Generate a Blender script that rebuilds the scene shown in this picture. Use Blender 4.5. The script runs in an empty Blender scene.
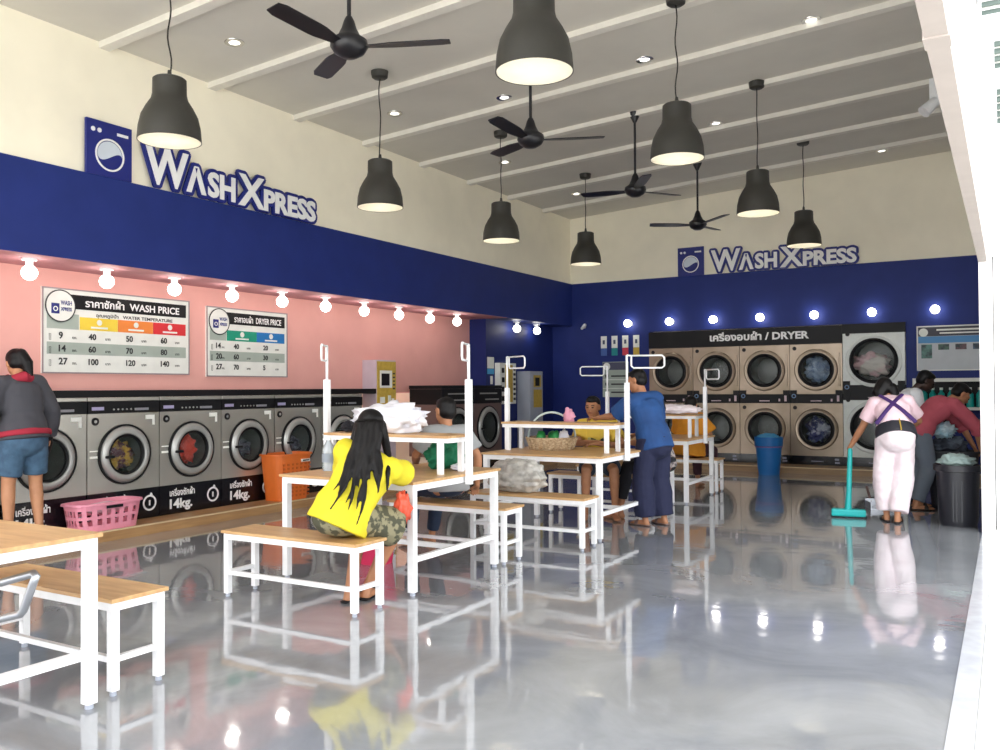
import bpy, bmesh, math, random
from mathutils import Vector, Matrix, noise
random.seed(7)
C = bpy.context.scene.collection
PI = math.pi
# ------------------------------------------------------------------ materials
MATS = {}
def lin(c):
    return tuple((v/12.92 if v <= .04045 else ((v+.055)/1.055)**2.4) for v in c)
def hexc(h):
    return lin(tuple(int(h[i:i+2], 16)/255 for i in (0, 2, 4)))
def mat(name, col, rough=.5, metal=0., col2=None, scale=8., stretch=None, bump=0., emit=0., spec=.5, trans=0., detail=4., contrast=(.35, .65), coat=0., alpha=1.):
    if name in MATS: return MATS[name]
    m = bpy.data.materials.new(name); m.use_nodes = True
    nt = m.node_tree; b = nt.nodes['Principled BSDF']
    c1 = hexc(col) if isinstance(col, str) else col
    b.inputs['Base Color'].default_value = (*c1, 1)
    b.inputs['Roughness'].default_value = rough
    b.inputs['Metallic'].default_value = metal
    b.inputs['Specular IOR Level'].default_value = spec
    b.inputs['Transmission Weight'].default_value = trans
    b.inputs['Coat Weight'].default_value = coat
    b.inputs['Alpha'].default_value = alpha
    tc = nt.nodes.new('ShaderNodeTexCoord'); mp = nt.nodes.new('ShaderNodeMapping')
    nt.links.new(tc.outputs['Object'], mp.inputs['Vector'])
    if stretch: mp.inputs['Scale'].default_value = stretch
    nz = nt.nodes.new('ShaderNodeTexNoise'); nz.inputs['Scale'].default_value = scale; nz.inputs['Detail'].default_value = detail
    nt.links.new(mp.outputs[0], nz.inputs['Vector'])
    rp = nt.nodes.new('ShaderNodeValToRGB')
    rp.color_ramp.elements[0].position = contrast[0]; rp.color_ramp.elements[1].position = contrast[1]
    c2 = (hexc(col2) if isinstance(col2, str) else col2) if col2 else tuple(min(1, v*.94) for v in c1)
    rp.color_ramp.elements[0].color = (*c1, 1); rp.color_ramp.elements[1].color = (*c2, 1)
    nt.links.new(nz.outputs['Fac'], rp.inputs[0]); nt.links.new(rp.outputs[0], b.inputs['Base Color'])
    if emit:
        b.inputs['Emission Color'].default_value = (*c1, 1); b.inputs['Emission Strength'].default_value = emit
    if bump:
        bp = nt.nodes.new('ShaderNodeBump'); bp.inputs['Strength'].default_value = bump; bp.inputs['Distance'].default_value = .01
        nt.links.new(nz.outputs['Fac'], bp.inputs['Height']); nt.links.new(bp.outputs[0], b.inputs['Normal'])
    MATS[name] = m
    return m
M_cream = mat('cream_paint', 'FFF8E3', .8, scale=2)
M_ceil = mat('ceiling_paint', 'DAD6CC', .85, scale=2)
M_cbeam = mat('ceiling_batten_paint', 'E9E5DB', .8)
M_blue = mat('navy_paint', '1F3078', .55, col2='1C2D72', scale=3, spec=.3)
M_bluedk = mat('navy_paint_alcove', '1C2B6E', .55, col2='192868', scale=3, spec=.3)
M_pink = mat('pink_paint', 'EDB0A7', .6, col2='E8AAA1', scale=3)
M_soff = mat('soffit_pink_bounce', 'C98F96', .7)  # white soffit; pink light bounced off the wall is put into its colour
M_white = mat('white_powder_coat', 'F4F5F7', .35, scale=20)
M_wall_out = mat('white_render', 'F6F6F4', .8)
M_black = mat('black_plastic', '0B0B10', .5, spec=.3)
M_blackgl = mat('black_gloss_panel', '0B0B14', .2)
M_sign_w = mat('sign_white', 'EDEFE9', .5)
M_sign_g = mat('sign_grey', 'A9B5AC', .5)
M_letter_w = mat('letter_white', 'F5F5F5', .4)
M_letter_k = mat('letter_black', '26282B', .5)
M_navy = mat('letter_navy', '18247A', .4)
M_lamp = mat('lamp_charcoal', '34332F', .5, scale=30)
M_lampin = mat('lamp_white_enamel', 'F4F1E8', .5)
M_fan = mat('fan_black', '15151B', .35)
M_chrome = mat('chrome', 'C8C8C8', .12, 1.)
M_glass_dark = mat('door_glass', '5A6664', .06, spec=.5, alpha=.12)
M_drum = mat('drum_steel', '6E706E', .4, .5, scale=40)
M_bulb = mat('bulb_glow', 'FFFAF0', .4, emit=9.)
M_lens = mat('downlight_lens', 'FFFCF4', .4, emit=1.3)
M_cord = mat('cord_black', '2A2722', .6)
M_wood = mat('laminate_wood', 'D3AC78', .38, col2='BC9160', scale=3., stretch=(1.2, 9, 9), detail=6, bump=.03)
M_plat = mat('platform_wood', 'BF9565', .4, col2='A67D52', scale=2.2, stretch=(6, 1.0, 10), detail=6)
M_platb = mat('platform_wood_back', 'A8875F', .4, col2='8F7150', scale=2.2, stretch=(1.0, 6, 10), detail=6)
M_mach_white = mat('white_enamel_machine', 'E6ECE8', .35)
M_grey_cab = mat('grey_cabinet', 'A9AFBC', .45)
M_lilac = mat('lilac_grey_cabinet', 'C7B9C4', .45)
M_yel = mat('yellow_panel', 'CDAE4C', .45, col2='BFA040', scale=25)
M_brown = mat('brown_steel', '7A6460', .4, .3)
M_skin = mat('skin_tan', 'B07B58', .55, col2='A87352', scale=14)
M_skin2 = mat('skin_warm', 'C08A66', .55, col2='B57F5C', scale=14)
M_skin3 = mat('skin_dark', '3B2720', .5, col2='33211B', scale=14)
M_hair = mat('hair_black', '050405', .5, col2='0E0B0D', scale=60, stretch=(1, 1, .15), spec=.3)
M_eye = mat('eye_dark', '14100E', .2)
M_lip = mat('lip', '8A4A3C', .5)

def steel(name, c, c2, rough, sc=1.3):
    m = mat(name, c, rough, .7, col2=c2, scale=sc, detail=2, contrast=(.3, .7))
    return m
M_steel = steel('washer_steel', 'D2D0C8', 'B2B2AA', .27)
M_steel_d = steel('dryer_steel', '98897A', '7C6F5C', .33, 2.2)
M_ring = mat('door_ring_steel', 'B4B5B2', .35, .5)
M_tube = mat('brushed_tube', 'B9BDC4', .3, .7)

def floor_mat():
    m = bpy.data.materials.new('polished_concrete'); m.use_nodes = True
    nt = m.node_tree; b = nt.nodes['Principled BSDF']; L = nt.links
    tc = nt.nodes.new('ShaderNodeTexCoord')
    n1 = nt.nodes.new('ShaderNodeTexNoise'); n1.inputs['Scale'].default_value = 1.1; n1.inputs['Detail'].default_value = 9; n1.inputs['Roughness'].default_value = .62; n1.inputs['Distortion'].default_value = .8
    L.new(tc.outputs['Object'], n1.inputs['Vector'])
    r = nt.nodes.new('ShaderNodeValToRGB'); e = r.color_ramp.elements
    e[0].position = .3; e[0].color = (*hexc('7C7F84'), 1); e[1].position = .72; e[1].color = (*hexc('A2A5AA'), 1)
    L.new(n1.outputs['Fac'], r.inputs[0]); L.new(r.outputs[0], b.inputs['Base Color'])
    b.inputs['Roughness'].default_value = .075
    b.inputs['Specular IOR Level'].default_value = .75
    b.inputs['Coat Weight'].default_value = .6; b.inputs['Coat Roughness'].default_value = .03
    mp = nt.nodes.new('ShaderNodeMapping'); mp.inputs['Scale'].default_value = (1, 2.2, 1); L.new(tc.outputs['Object'], mp.inputs['Vector'])
    n2 = nt.nodes.new('ShaderNodeTexNoise'); n2.inputs['Scale'].default_value = 2.6; n2.inputs['Detail'].default_value = 2
    L.new(mp.outputs[0], n2.inputs['Vector'])
    bp = nt.nodes.new('ShaderNodeBump'); bp.inputs['Strength'].default_value = .035; bp.inputs['Distance'].default_value = .03
    L.new(n2.outputs['Fac'], bp.inputs['Height']); L.new(bp.outputs[0], b.inputs['Normal']); L.new(bp.outputs[0], b.inputs['Coat Normal'])
    return m
M_floor = floor_mat()

# ------------------------------------------------------------------ mesh helpers
def B(): return bmesh.new()
def box(bm, x0, x1, y0, y1, z0, z1, bev=0.):
    r = bmesh.ops.create_cube(bm, size=1)
    for v in r['verts']:
        v.co = Vector(((x0+x1)/2+v.co.x*(x1-x0), (y0+y1)/2+v.co.y*(y1-y0), (z0+z1)/2+v.co.z*(z1-z0)))
    if bev:
        es = set()
        for v in r['verts']: es.update(v.link_edges)
        bmesh.ops.bevel(bm, geom=list(es), offset=bev, segments=2, affect='EDGES', profile=.6)
    return bm
def frame_of(d, side=None):
    d = d.normalized()
    if side is None: side = Vector((1, 0, 0)) if abs(d.x) < .8 else Vector((0, 1, 0))
    s = (side - d*side.dot(d))
    if s.length < 1e-5: s = d.orthogonal()
    s.normalize(); return s, d.cross(s)
def loft(bm, pts, rad, side=None, n=14, caps=True, round_caps=True):
    """tube with elliptical sections (rx along side, ry across)"""
    pts = [Vector(p) for p in pts]
    rad = [(r, r) if not isinstance(r, (tuple, list)) else r for r in rad]
    P, R = list(pts), list(rad)
    if round_caps:
        def capd(a, b, r):
            d = (a-b).normalized(); m = min(r); out = []
            for t in (.45, .8, .97):
                out.append((a+d*m*t, (r[0]*math.sqrt(1-t*t), r[1]*math.sqrt(1-t*t))))
            return out
        st = capd(P[0], P[1], R[0])[::-1]; en = capd(P[-1], P[-2], R[-1])
        P = [s[0] for s in st]+P+[s[0] for s in en]; R = [s[1] for s in st]+R+[s[1] for s in en]
    rings = []
    sd = Vector(side) if side is not None else None
    for i, p in enumerate(P):
        d = (P[min(i+1, len(P)-1)]-P[max(i-1, 0)])
        s, t = frame_of(d, sd)
        if side is None: sd = s
        rings.append([bm.verts.new(p+s*math.cos(a)*R[i][0]+t*math.sin(a)*R[i][1]) for a in [2*PI*k/n for k in range(n)]])
    for a, b in zip(rings, rings[1:]):
        for k in range(n):
            bm.faces.new((a[k], a[(k+1) % n], b[(k+1) % n], b[k]))
    if caps:
        bm.faces.new(rings[0][::-1]); bm.faces.new(rings[-1])
    return bm
def tube(bm, pts, r, n=8): return loft(bm, pts, [r]*len(pts), n=n, round_caps=False)
def ell(bm, c, r, rot=None, seg=20):
    rr = bmesh.ops.create_uvsphere(bm, u_segments=seg, v_segments=max(8, seg//2+2), radius=1)
    for v in rr['verts']:
        q = Vector((v.co.x*r[0], v.co.y*r[1], v.co.z*r[2]))
        if rot is not None: q = rot @ q
        v.co = q+Vector(c)
    return bm
def lathe(bm, prof, c=(0, 0, 0), axis='Z', n=32, closed=False):
    rings = []
    for r, h in prof:
        ring = []
        for k in range(n):
            a = 2*PI*k/n
            if axis == 'Z': p = (c[0]+r*math.cos(a), c[1]+r*math.sin(a), c[2]+h)
            else: p = (c[0]+r*math.cos(a), c[1]+h, c[2]+r*math.sin(a))
            ring.append(bm.verts.new(p))
        rings.append(ring)
    pr = list(zip(rings, rings[1:]))
    if closed: pr.append((rings[-1], rings[0]))
    for a, b in pr:
        for k in range(n): bm.faces.new((a[k], a[(k+1) % n], b[(k+1) % n], b[k]))
    if not closed:
        if prof[0][0] > 1e-4: bm.faces.new(rings[0][::-1])
        if prof[-1][0] > 1e-4: bm.faces.new(rings[-1])
    return bm
def shell(bm, prof, c=(0, 0, 0), axis='Z', n=32):
    lathe(bm, prof, c, axis, n, closed=True); return bm
def obj(name, bm, m, parent=None, smooth=None, loc=None, kind=None, label=None):
    bmesh.ops.recalc_face_normals(bm, faces=bm.faces)
    me = bpy.data.meshes.new(name); bm.to_mesh(me); bm.free()
    o = bpy.data.objects.new(name, me); C.objects.link(o)
    for mm in (m if isinstance(m, (list, tuple)) else [m]): me.materials.append(mm)
    if smooth is not None:
        for p in me.polygons: p.use_smooth = True
        if smooth < 3: me.set_sharp_from_angle(angle=smooth)
    if parent: o.parent = parent
    if loc: o.location = loc
    if kind: o['kind'] = kind
    if label: o['label'] = label
    return o
def struct(name, bm, m): return obj(name, bm, m, kind='structure')
def tag(o, label, cat, group=None, kind=None):
    o['label'] = label; o['category'] = cat
    if group: o['group'] = group
    if kind: o['kind'] = kind
    return o
def thing(name, label, cat, loc=(0, 0, 0), rz=0., group=None):
    o = bpy.data.objects.new(name, None); C.objects.link(o); o.empty_display_size = .1
    o.location = loc; o.rotation_euler = (0, 0, rz)
    return tag(o, label, cat, group)
def dup(root, loc=None, rz=None, label=None, group=None):
    r = root.copy(); C.objects.link(r)
    if loc: r.location = loc
    if rz is not None: r.rotation_euler = (0, 0, rz)
    if label: r['label'] = label
    if group: r['group'] = group
    def rec(a, b):
        for ch in list(a.children):
            c = ch.copy(); C.objects.link(c); c.parent = b; rec(ch, c)
    rec(root, r)
    return r
FONT = None
def text(name, s, m, parent, c, size, width=None, ext=.002, bold=0., align='CENTER', kind=None):
    """text standing in the local xz plane, facing -y; c = (x centre or left, y, z of baseline)"""
    cu = bpy.data.curves.new('t', 'FONT'); cu.body = s; cu.size = size; cu.extrude = ext; cu.offset = bold
    cu.align_x = 'LEFT'; cu.resolution_u = 3
    to = bpy.data.objects.new('t', cu); C.objects.link(to)
    bpy.context.view_layer.update()
    me = bpy.data.meshes.new_from_object(to.evaluated_get(bpy.context.evaluated_depsgraph_get()))
    bpy.data.objects.remove(to); bpy.data.curves.remove(cu)
    if not me.vertices: return None
    xs = [v.co.x for v in me.vertices]; x0, x1 = min(xs), max(xs)
    f = (width/(x1-x0)) if width else 1.
    for v in me.vertices:
        x, y, z = v.co
        X = (x-x0)*f
        if align == 'CENTER': X -= (x1-x0)*f/2
        v.co = Vector((c[0]+X, c[1]-z, c[2]+y))
    me.name = name; me.materials.clear(); me.materials.append(m)
    o = bpy.data.objects.new(name, me); C.objects.link(o)
    if parent: o.parent = parent
    return o
def merge_text(name, items, m, parent):
    """several strings of one sign in one mesh; items = (string, x, y, z, size, width, align, bold)"""
    obs = [text(name, s, m, None, (x, y, z), size, w, .001, bold, al) for (s, x, y, z, size, w, al, bold) in items]
    obs = [o for o in obs if o]
    bm = B()
    for o in obs:
        bm.from_mesh(o.data); me = o.data; bpy.data.objects.remove(o); bpy.data.meshes.remove(me)
    me = bpy.data.meshes.new(name); bm.to_mesh(me); bm.free(); me.materials.append(m)
    o = bpy.data.objects.new(name, me); C.objects.link(o); o.parent = parent
    return o
def remesh(name, bm, m, parent, vox=.008, smooth=6, amp=0., fr=9., kind=None, label=None, seed=0):
    """one continuous closed skin around all the overlapping lofts in bm"""
    bmesh.ops.recalc_face_normals(bm, faces=bm.faces)
    me = bpy.data.meshes.new('tmp'); bm.to_mesh(me); bm.free()
    t = bpy.data.objects.new('tmp', me); C.objects.link(t)
    md = t.modifiers.new('r', 'REMESH'); md.mode = 'VOXEL'; md.voxel_size = vox
    sm = t.modifiers.new('s', 'SMOOTH'); sm.iterations = smooth; sm.factor = .5
    bpy.context.view_layer.update()
    m2 = bpy.data.meshes.new_from_object(t.evaluated_get(bpy.context.evaluated_depsgraph_get()))
    bpy.data.objects.remove(t); bpy.data.meshes.remove(me)
    if amp:
        ns = [v.normal.copy() for v in m2.vertices]; so = Vector((seed*3.1, seed*1.7, seed))
        for v, nn in zip(m2.vertices, ns):
            p = v.co*fr+so
            q = noise.noise(Vector((p.x, p.y, p.z*.6)))+.5*noise.noise(p*2.3)
            v.co = v.co+nn*q*amp
    m2.name = name; m2.materials.clear(); m2.materials.append(m)
    for p in m2.polygons: p.use_smooth = True
    o = bpy.data.objects.new(name, m2); C.objects.link(o)
    if parent: o.parent = parent
    if label: o['label'] = label
    return o
def cloth(bm, c, r, seed=0, amp=.35, fr=2.2, sub=4, flat=None):
    rr = bmesh.ops.create_icosphere(bm, subdivisions=sub, radius=1)
    so = Vector((seed*5.3, seed*2.1, seed*7.7))
    for v in rr['verts']:
        d = v.co.normalized()
        q = abs(noise.noise(d*fr+so))*2-.4+.5*noise.noise(d*fr*2.7+so)+.25*noise.noise(d*fr*6+so)
        k = 1+amp*q
        p = Vector((d.x*r[0]*k, d.y*r[1]*k, d.z*r[2]*k))
        if flat is not None and p.z < flat: p.z = flat+(p.z-flat)*.08
        v.co = p+Vector(c)
    return bm

# ------------------------------------------------------------------ the room
XW, YB, SOF, BT = -6.69, 14.0, 2.39, 3.14     # band face, back face, soffit height, band top
def cz(x): return 4.31+.06*(x-XW)
struct('floor', box(B(), -8.2, -.12, -.6, 15.2, -.1, 0), M_floor)
struct('ground_outside', box(B(), -.119, 16, -16, 24, -.12, -.004), mat('paving_pale', 'D6D4CE', .8, col2='C9C7C0', scale=1.5))
struct('ground_front', box(B(), -14, -.12, -16, -.601, -.12, -.004), MATS['paving_pale'])
M_thr = mat('threshold_strip', 'C3C5CB', .12, col2='B6B8BE')
struct('trim_1', box(B(), -.213, -.12, .2, 8.72, .0005, .004), M_thr)
bm = B()
vs = [bm.verts.new(p) for p in [(-7.2, -.6, cz(-7.2)), (-.2, -.6, cz(-.2)), (-.2, 14.6, cz(-.2)), (-7.2, 14.6, cz(-7.2))]]
up = [bm.verts.new(v.co+Vector((0, 0, .15))) for v in vs]
bm.faces.new(vs); bm.faces.new(up[::-1])
for i in range(4): bm.faces.new((vs[i], vs[(i+1) % 4], up[(i+1) % 4], up[i]))
struct('ceiling', bm, M_ceil)
for k in range(12):
    y = 4.69+1.18*(k-4) + .05; bm = B()
    if y > 13.4: break
    pts = [(XW-.04, y-.05), (-.22, y-.05), (-.22, y+.05), (XW-.04, y+.05)]
    lo = [bm.verts.new((x, yy, cz(x)-.055)) for x, yy in pts]; hi = [bm.verts.new((x, yy, cz(x)+.01)) for x, yy in pts]
    bm.faces.new(lo); bm.faces.new(hi[::-1])
    for i in range(4): bm.faces.new((lo[i], lo[(i+1) % 4], hi[(i+1) % 4], hi[i]))
    struct('trim_%d' % (k+2), bm, M_cbeam)
# left: cream upper wall, blue bulkhead, alcove
struct('wall_left', box(B(), XW-.2, XW-.04, .3, 14.04, BT, 4.5), M_cream)
struct('wall_left_bulkhead', box(B(), XW-.2, XW, .3, 14.0, SOF, BT), M_blue)
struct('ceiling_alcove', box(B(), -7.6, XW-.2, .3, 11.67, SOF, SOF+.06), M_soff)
struct('ceiling_alcove_rear', box(B(), -7.6, XW-.2, 11.67, 14.0, SOF, SOF+.06), M_bluedk)
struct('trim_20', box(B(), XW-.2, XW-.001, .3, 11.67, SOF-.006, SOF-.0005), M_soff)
struct('wall_left_alcove', box(B(), -7.5, -7.38, .3, 11.67, 1.24, SOF), M_pink)
struct('wall_left_rear', box(B(), -7.6, -7.08, 11.67, 14.0, 0, SOF), M_bluedk)
struct('wall_left_light_stop', box(B(), -8.4, -8.25, .2, 14.3, 0, 3), M_cream)  # added unseen behind the machines to keep stray light out
struct('trim_21', box(B(), -7.38, -7.14, .9, 9.0, 1.235, 1.30), M_black)
struct('floor_platform_left', box(B(), -8.2, -6.70, .9, 11.67, 0, .09), M_plat)
struct('trim_22', box(B(), -6.71, -6.694, .9, 11.67, .082, .094), mat('edge_strip', 'E2CDA2', .4))
struct('floor_platform_rear', box(B(), -7.08, -6.70, 11.67, 13.4, 0, .09), M_plat)
# back wall
struct('wall_back', box(B(), -7.0, .0, 14.03, 14.15, BT, 4.9), M_cream)
struct('wall_back_band', box(B(), -7.08, -.14, YB, 14.15, 2.235, BT), M_blue)
struct('wall_back_left', box(B(), -7.08, -5.235, YB, 14.15, 0, 2.235), M_blue)
struct('wall_back_right', box(B(), -1.285, -.14, YB, 14.15, 0, 2.235), M_blue)
struct('wall_back_outer', box(B(), -7.1, 0, 15.1, 15.2, 0, 5), M_cream)
struct('floor_platform_back', box(B(), -7.08, -.16, 13.4, 15.05, 0, .09), M_platb)
struct('trim_23', box(B(), -7.08, -.16, 13.394, 13.41, .082, .094), MATS['edge_strip'])
# shop front: column, beam and wall over the opening, wall beyond
struct('column_front', box(B(), -.213, -.11, 8.74, 9.0, 0, 2.45, .004), M_white)
struct('wall_right', box(B(), -.14, -.02, 9.201, 14.3, 0, 4.9), M_wall_out)
bm = B(); box(bm, -.213, -.145, -.5, 8.99, 2.385, 2.56)
for y in (3.0, ): box(bm, -.218, -.140, y, y+.10, 2.379, 2.565)
struct('trim_24', bm, mat('beam_paint', 'BDB3AE', .7))
struct('wall_front_upper', box(B(), -.213, -.2, -.5, 8.99, 2.561, 4.9), M_wall_out)
struct('wall_outside', box(B(), -.10, 4.5, 9.0, 9.2, 0, 7), M_wall_out)
struct('wall_outside_upper', box(B(), -.213, -.101, 9.0, 9.2, 2.46, 7), M_wall_out)
# louvred vents high on the outside wall
M_louv = mat('louvre_grey', '5A6862', .5)
def louvre(x0, x1, z0, z1, label):
    t = thing('louvre_vent', label, 'vent', ((x0+x1)/2, 9.0, z0), 0, 'louvred vents outside')
    w = (x1-x0)/2; h = z1-z0; bm = B()
    box(bm, -w, w, -.05, -.002, 0, .04); box(bm, -w, w, -.05, -.002, h-.04, h)
    box(bm, -w, -w+.03, -.05, -.002, .04, h-.04); box(bm, w-.03, w, -.05, -.002, .04, h-.04)
    obj('vent_frame', bm, M_white, t)
    bm = B(); n = int(h/.085)
    for i in range(n):
        z = .05+i*(h-.1)/n
        vs = [bm.verts.new(p) for p in [(-w+.03, -.03, z), (w-.03, -.03, z), (w-.03, -.004, z+.05), (-w+.03, -.004, z+.05), (-w+.03, -.024, z-.008), (w-.03, -.024, z-.008), (w-.03, -.002, z+.042), (-w+.03, -.002, z+.042)]]
        for f in ((0, 1, 2, 3), (4, 7, 6, 5), (0, 4, 5, 1), (3, 2, 6, 7), (0, 3, 7, 4), (1, 5, 6, 2)): bm.faces.new([vs[q] for q in f])
    obj('slats', bm, M_louv, t, kind=None)
# ------------------------------------------------------------------ pendants, fans, downlights, bulbs
def pendant():
    t = thing('pendant_lamp', '', 'lamp')
    prof = [(.0, .46), (.105, .46), (.118, .45), (.12, .34), (.13, .30), (.165, .245), (.198, .18), (.216, .10), (.224, .0), (.219, .0), (.21, .10), (.192, .175), (.16, .235), (.122, .292), (.112, .34), (.11, .44), (0, .445)]
    sh = obj('lamp_shade', lathe(B(), prof, n=40), M_lamp, t, .7)
    inner = [(.2185, .002), (.2095, .10), (.1915, .175), (.1595, .235), (.1215, .292), (.1115, .34), (.1095, .438), (.0, .443), (0, .436), (.106, .43), (.108, .34), (.118, .292), (.156, .235), (.188, .175), (.206, .10), (.215, .002)]
    obj('shade_lining', lathe(B(), inner, n=40), M_lampin, sh, .7)
    bm = B(); ell(bm, (0, 0, .2), (.05, .05, .065)); obj('light_bulb', bm, mat('pendant_bulb', 'FFFBF2', .4, emit=9.), t, 3.2)
    bm = B(); lathe(bm, [(0, .52), (.012, .52), (.02, .46), (0, .46)], n=16); obj('cord_grip', bm, M_lamp, t, .7)
    return t
def cord_and_canopy(t, z_rim, x, wav):
    top = cz(x)-z_rim
    bm = B(); pts = []
    n = 14
    for i in range(n+1):
        u = i/n; z = .5+(top-.06-.5)*u
        pts.append((wav*.012*math.sin(u*13), wav*.008*math.sin(u*9+1), z))
    tube(bm, pts, .006, 6); obj('cord', bm, M_cord, t, 3.2)
    bm = B(); lathe(bm, [(0, top-.075), (.06, top-.075), (.078, top-.062), (.085, top-.005), (0, top-.005)], n=28); obj('ceiling_canopy', bm, M_lamp, t, .7)
pend0 = pendant(); first = True
PL = [(-5.25, 4.23, 3.11, 'charcoal pendant lamp above the left wall logo panel'), (-5.25, 6.69, 3.06, 'charcoal pendant lamp second along the left row, right of the left logo'),
      (-5.25, 9.03, 3.07, 'charcoal pendant lamp third along the left row, under a fan blade'), (-5.25, 11.46, 3.08, 'charcoal pendant lamp nearest the back left corner'),
      (-2.31, 4.36, 3.10, 'largest nearest charcoal pendant lamp at the top edge of the photo'), (-2.36, 6.99, 3.20, 'charcoal pendant lamp second along the right row, large and high'),
      (-2.29, 9.42, 3.15, 'charcoal pendant lamp third along the right row, over the back logo lettering'), (-2.31, 11.96, 3.16, 'charcoal pendant lamp farthest on the right row, touching the last logo letters')]
for (x, y, z, lb) in PL:
    if first: t = pend0; first = False; t.location = (x, y, z); t['label'] = lb; t['group'] = 'bell pendant lamps'
    else: t = dup(pend0, (x, y, z), random.random()*6, lb, 'bell pendant lamps')
    for ch in list(t.children):
        if ch.name.startswith(('cord.', 'ceiling_canopy')) or ch.name == 'cord': bpy.data.objects.remove(ch)
    if x < -4: w = 1.
    else: w = .8
    cord_and_canopy(t, z, x, w if y < 8 else .4)

def fan(x, y, zh, ang, label):
    t = thing('ceiling_fan', label, 'fan', (x, y, zh), 0, 'black ceiling fans')
    top = cz(x)-zh
    bm = B(); lathe(bm, [(0, -.085), (.05, -.08), (.1, -.05), (.125, -.01), (.12, .03), (.075, .06), (.05, .11), (.035, .16), (.02, .19), (0, .19)], n=32)
    obj('motor_housing', bm, M_fan, t, .9)
    bm = B(); lathe(bm, [(0, .17), (.014, .17), (.014, top-.02), (0, top-.02)], n=14)
    obj('down_rod', bm, M_fan, t, .7)
    bm = B(); lathe(bm, [(0, top-.12), (.02, top-.12), (.06, top-.04), (.065, top-.004), (0, top-.004)], n=24)
    obj('canopy', bm, M_fan, t, .7)
    for k in range(3):
        a = ang+k*2*PI/3; bm = B()
        R = Matrix.Rotation(a, 3, 'Z'); n = 10; prev = None
        for i in range(n+1):
            u = i/n; r = .1+.57*u; w = .03+.036*min(1, u*3.0); 
            if i == n: w *= .75
            tilt = .16; sec = []
            for (s, zz) in ((-1, -.004), (1, -.004), (1, .004), (-1, .004)):
                sec.append(bm.verts.new(R @ Vector((r, s*w, zz+s*w*tilt-.01+.02*u))))
            if prev:
                for q in range(4): bm.faces.new((prev[q], prev[(q+1) % 4], sec[(q+1) % 4], sec[q]))
            else: bm.faces.new(sec[::-1])
            prev = sec
        bm.faces.new(prev)
        obj('fan_blade', bm, M_fan, t)
fan(-3.73, 4.43, 3.57, math.radians(28), 'nearest black three-blade ceiling fan at the top left')
fan(-3.73, 6.96, 3.57, math.radians(30), 'second black ceiling fan, just under the largest pendant lamp')
fan(-3.70, 9.46, 3.585, math.radians(62), 'third black ceiling fan on a long rod, left of a large pendant')
fan(-3.76, 12.0, 3.60, math.radians(82), 'farthest black ceiling fan in front of the back wall logo panel')

def downlight(x, y, lb):
    t = thing('recessed_downlight', lb, 'downlight', (x, y, cz(x)), 0, 'recessed ceiling downlights'); t.rotation_euler = (0, -math.atan(.06), 0)
    bm = B(); shell(bm, [(.05, -.004), (.085, -.006), (.088, .003), (.05, .003)], n=28); obj('trim_ring', bm, M_chrome, t, .7)
    bm = B(); lathe(bm, [(0, -.003), (.05, -.002), (.05, .004), (0, .004)], n=24); obj('lens', bm, M_lens, t)
for x, y, lb in [(-5.85, 5.4, 'downlight in the ceiling above the left logo lettering'), (-5.85, 7.72, 'downlight left of the second pendant canopy'), (-5.85, 10.17, 'downlight behind the third left pendant cord'),
                 (-5.85, 12.43, 'downlight nearest the back left corner'), (-4.65, 8.08, 'downlight between the largest pendant and the third fan rod'), (-3.05, 8.08, 'downlight left of the second right-row pendant'),
                 (-3.05, 10.5, 'downlight between two right-row pendants near the ceiling middle'), (-1.5, 8.2, 'downlight nearest the top right of the ceiling'), (-1.48, 10.7, 'downlight right of the third right-row pendant canopy'), (-1.5, 13.3, 'downlight farthest right, close to the back wall')]:
    downlight(x, y, lb)

def bulb_fixture(hang=True):
    t = thing('globe_light', '', 'light')
    if hang:
        bm = B(); lathe(bm, [(0, 0), (.06, 0), (.06, -.018), (0, -.018)], n=24); obj('mount_plate', bm, M_white, t, .7)
        bm = B(); lathe(bm, [(0, -.018), (.03, -.018), (.03, -.07), (0, -.07)], n=20); obj('socket', bm, M_white, t, .7)
        bm = B(); ell(bm, (0, 0, -.12), (.062, .062, .062), seg=24); obj('globe', bm, M_bulb, t, 3.2)
    else:
        bm = B(); lathe(bm, [(0, 0), (.055, 0), (.055, -.018), (0, -.018)], axis='Y', n=24); obj('mount_plate', bm, M_white, t, .7)
        bm = B(); lathe(bm, [(0, -.018), (.028, -.018), (.028, -.05), (0, -.05)], axis='Y', n=20); obj('socket', bm, M_white, t, .7)
        bm = B(); ell(bm, (0, -.10, 0), (.062, .062, .062), seg=24); obj('globe', bm, M_bulb, t, 3.2)
    return t
ORD = ['first', 'second', 'third', 'fourth', 'fifth', 'sixth', 'seventh', 'eighth', 'ninth', 'tenth']
YS = [4.2, 4.91, 5.64, 6.36, 7.08, 7.79, 8.50, 9.22, 9.93, 10.62]
g0 = None
ys = YS
for k, y in enumerate(ys):
    lb = 'round white glowing globe light under the soffit over the pink wall, %s from the left' % ORD[k]
    if g0 is None: g0 = bulb_fixture(); g0.location = (-6.93, y, SOF); g0['label'] = lb; g0['group'] = 'globe lights under the left soffit'
    else: dup(g0, (-6.93, y, SOF), 0, lb, 'globe lights under the left soffit')
dup(g0, (-6.93, 12.41, SOF), 0, 'glowing globe light in the blue alcove, left one of the two', 'globe lights under the left soffit')
dup(g0, (-6.93, 13.11, SOF), 0, 'glowing globe light in the blue alcove, right one of the two', 'globe lights under the left soffit')
g1 = None
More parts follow.
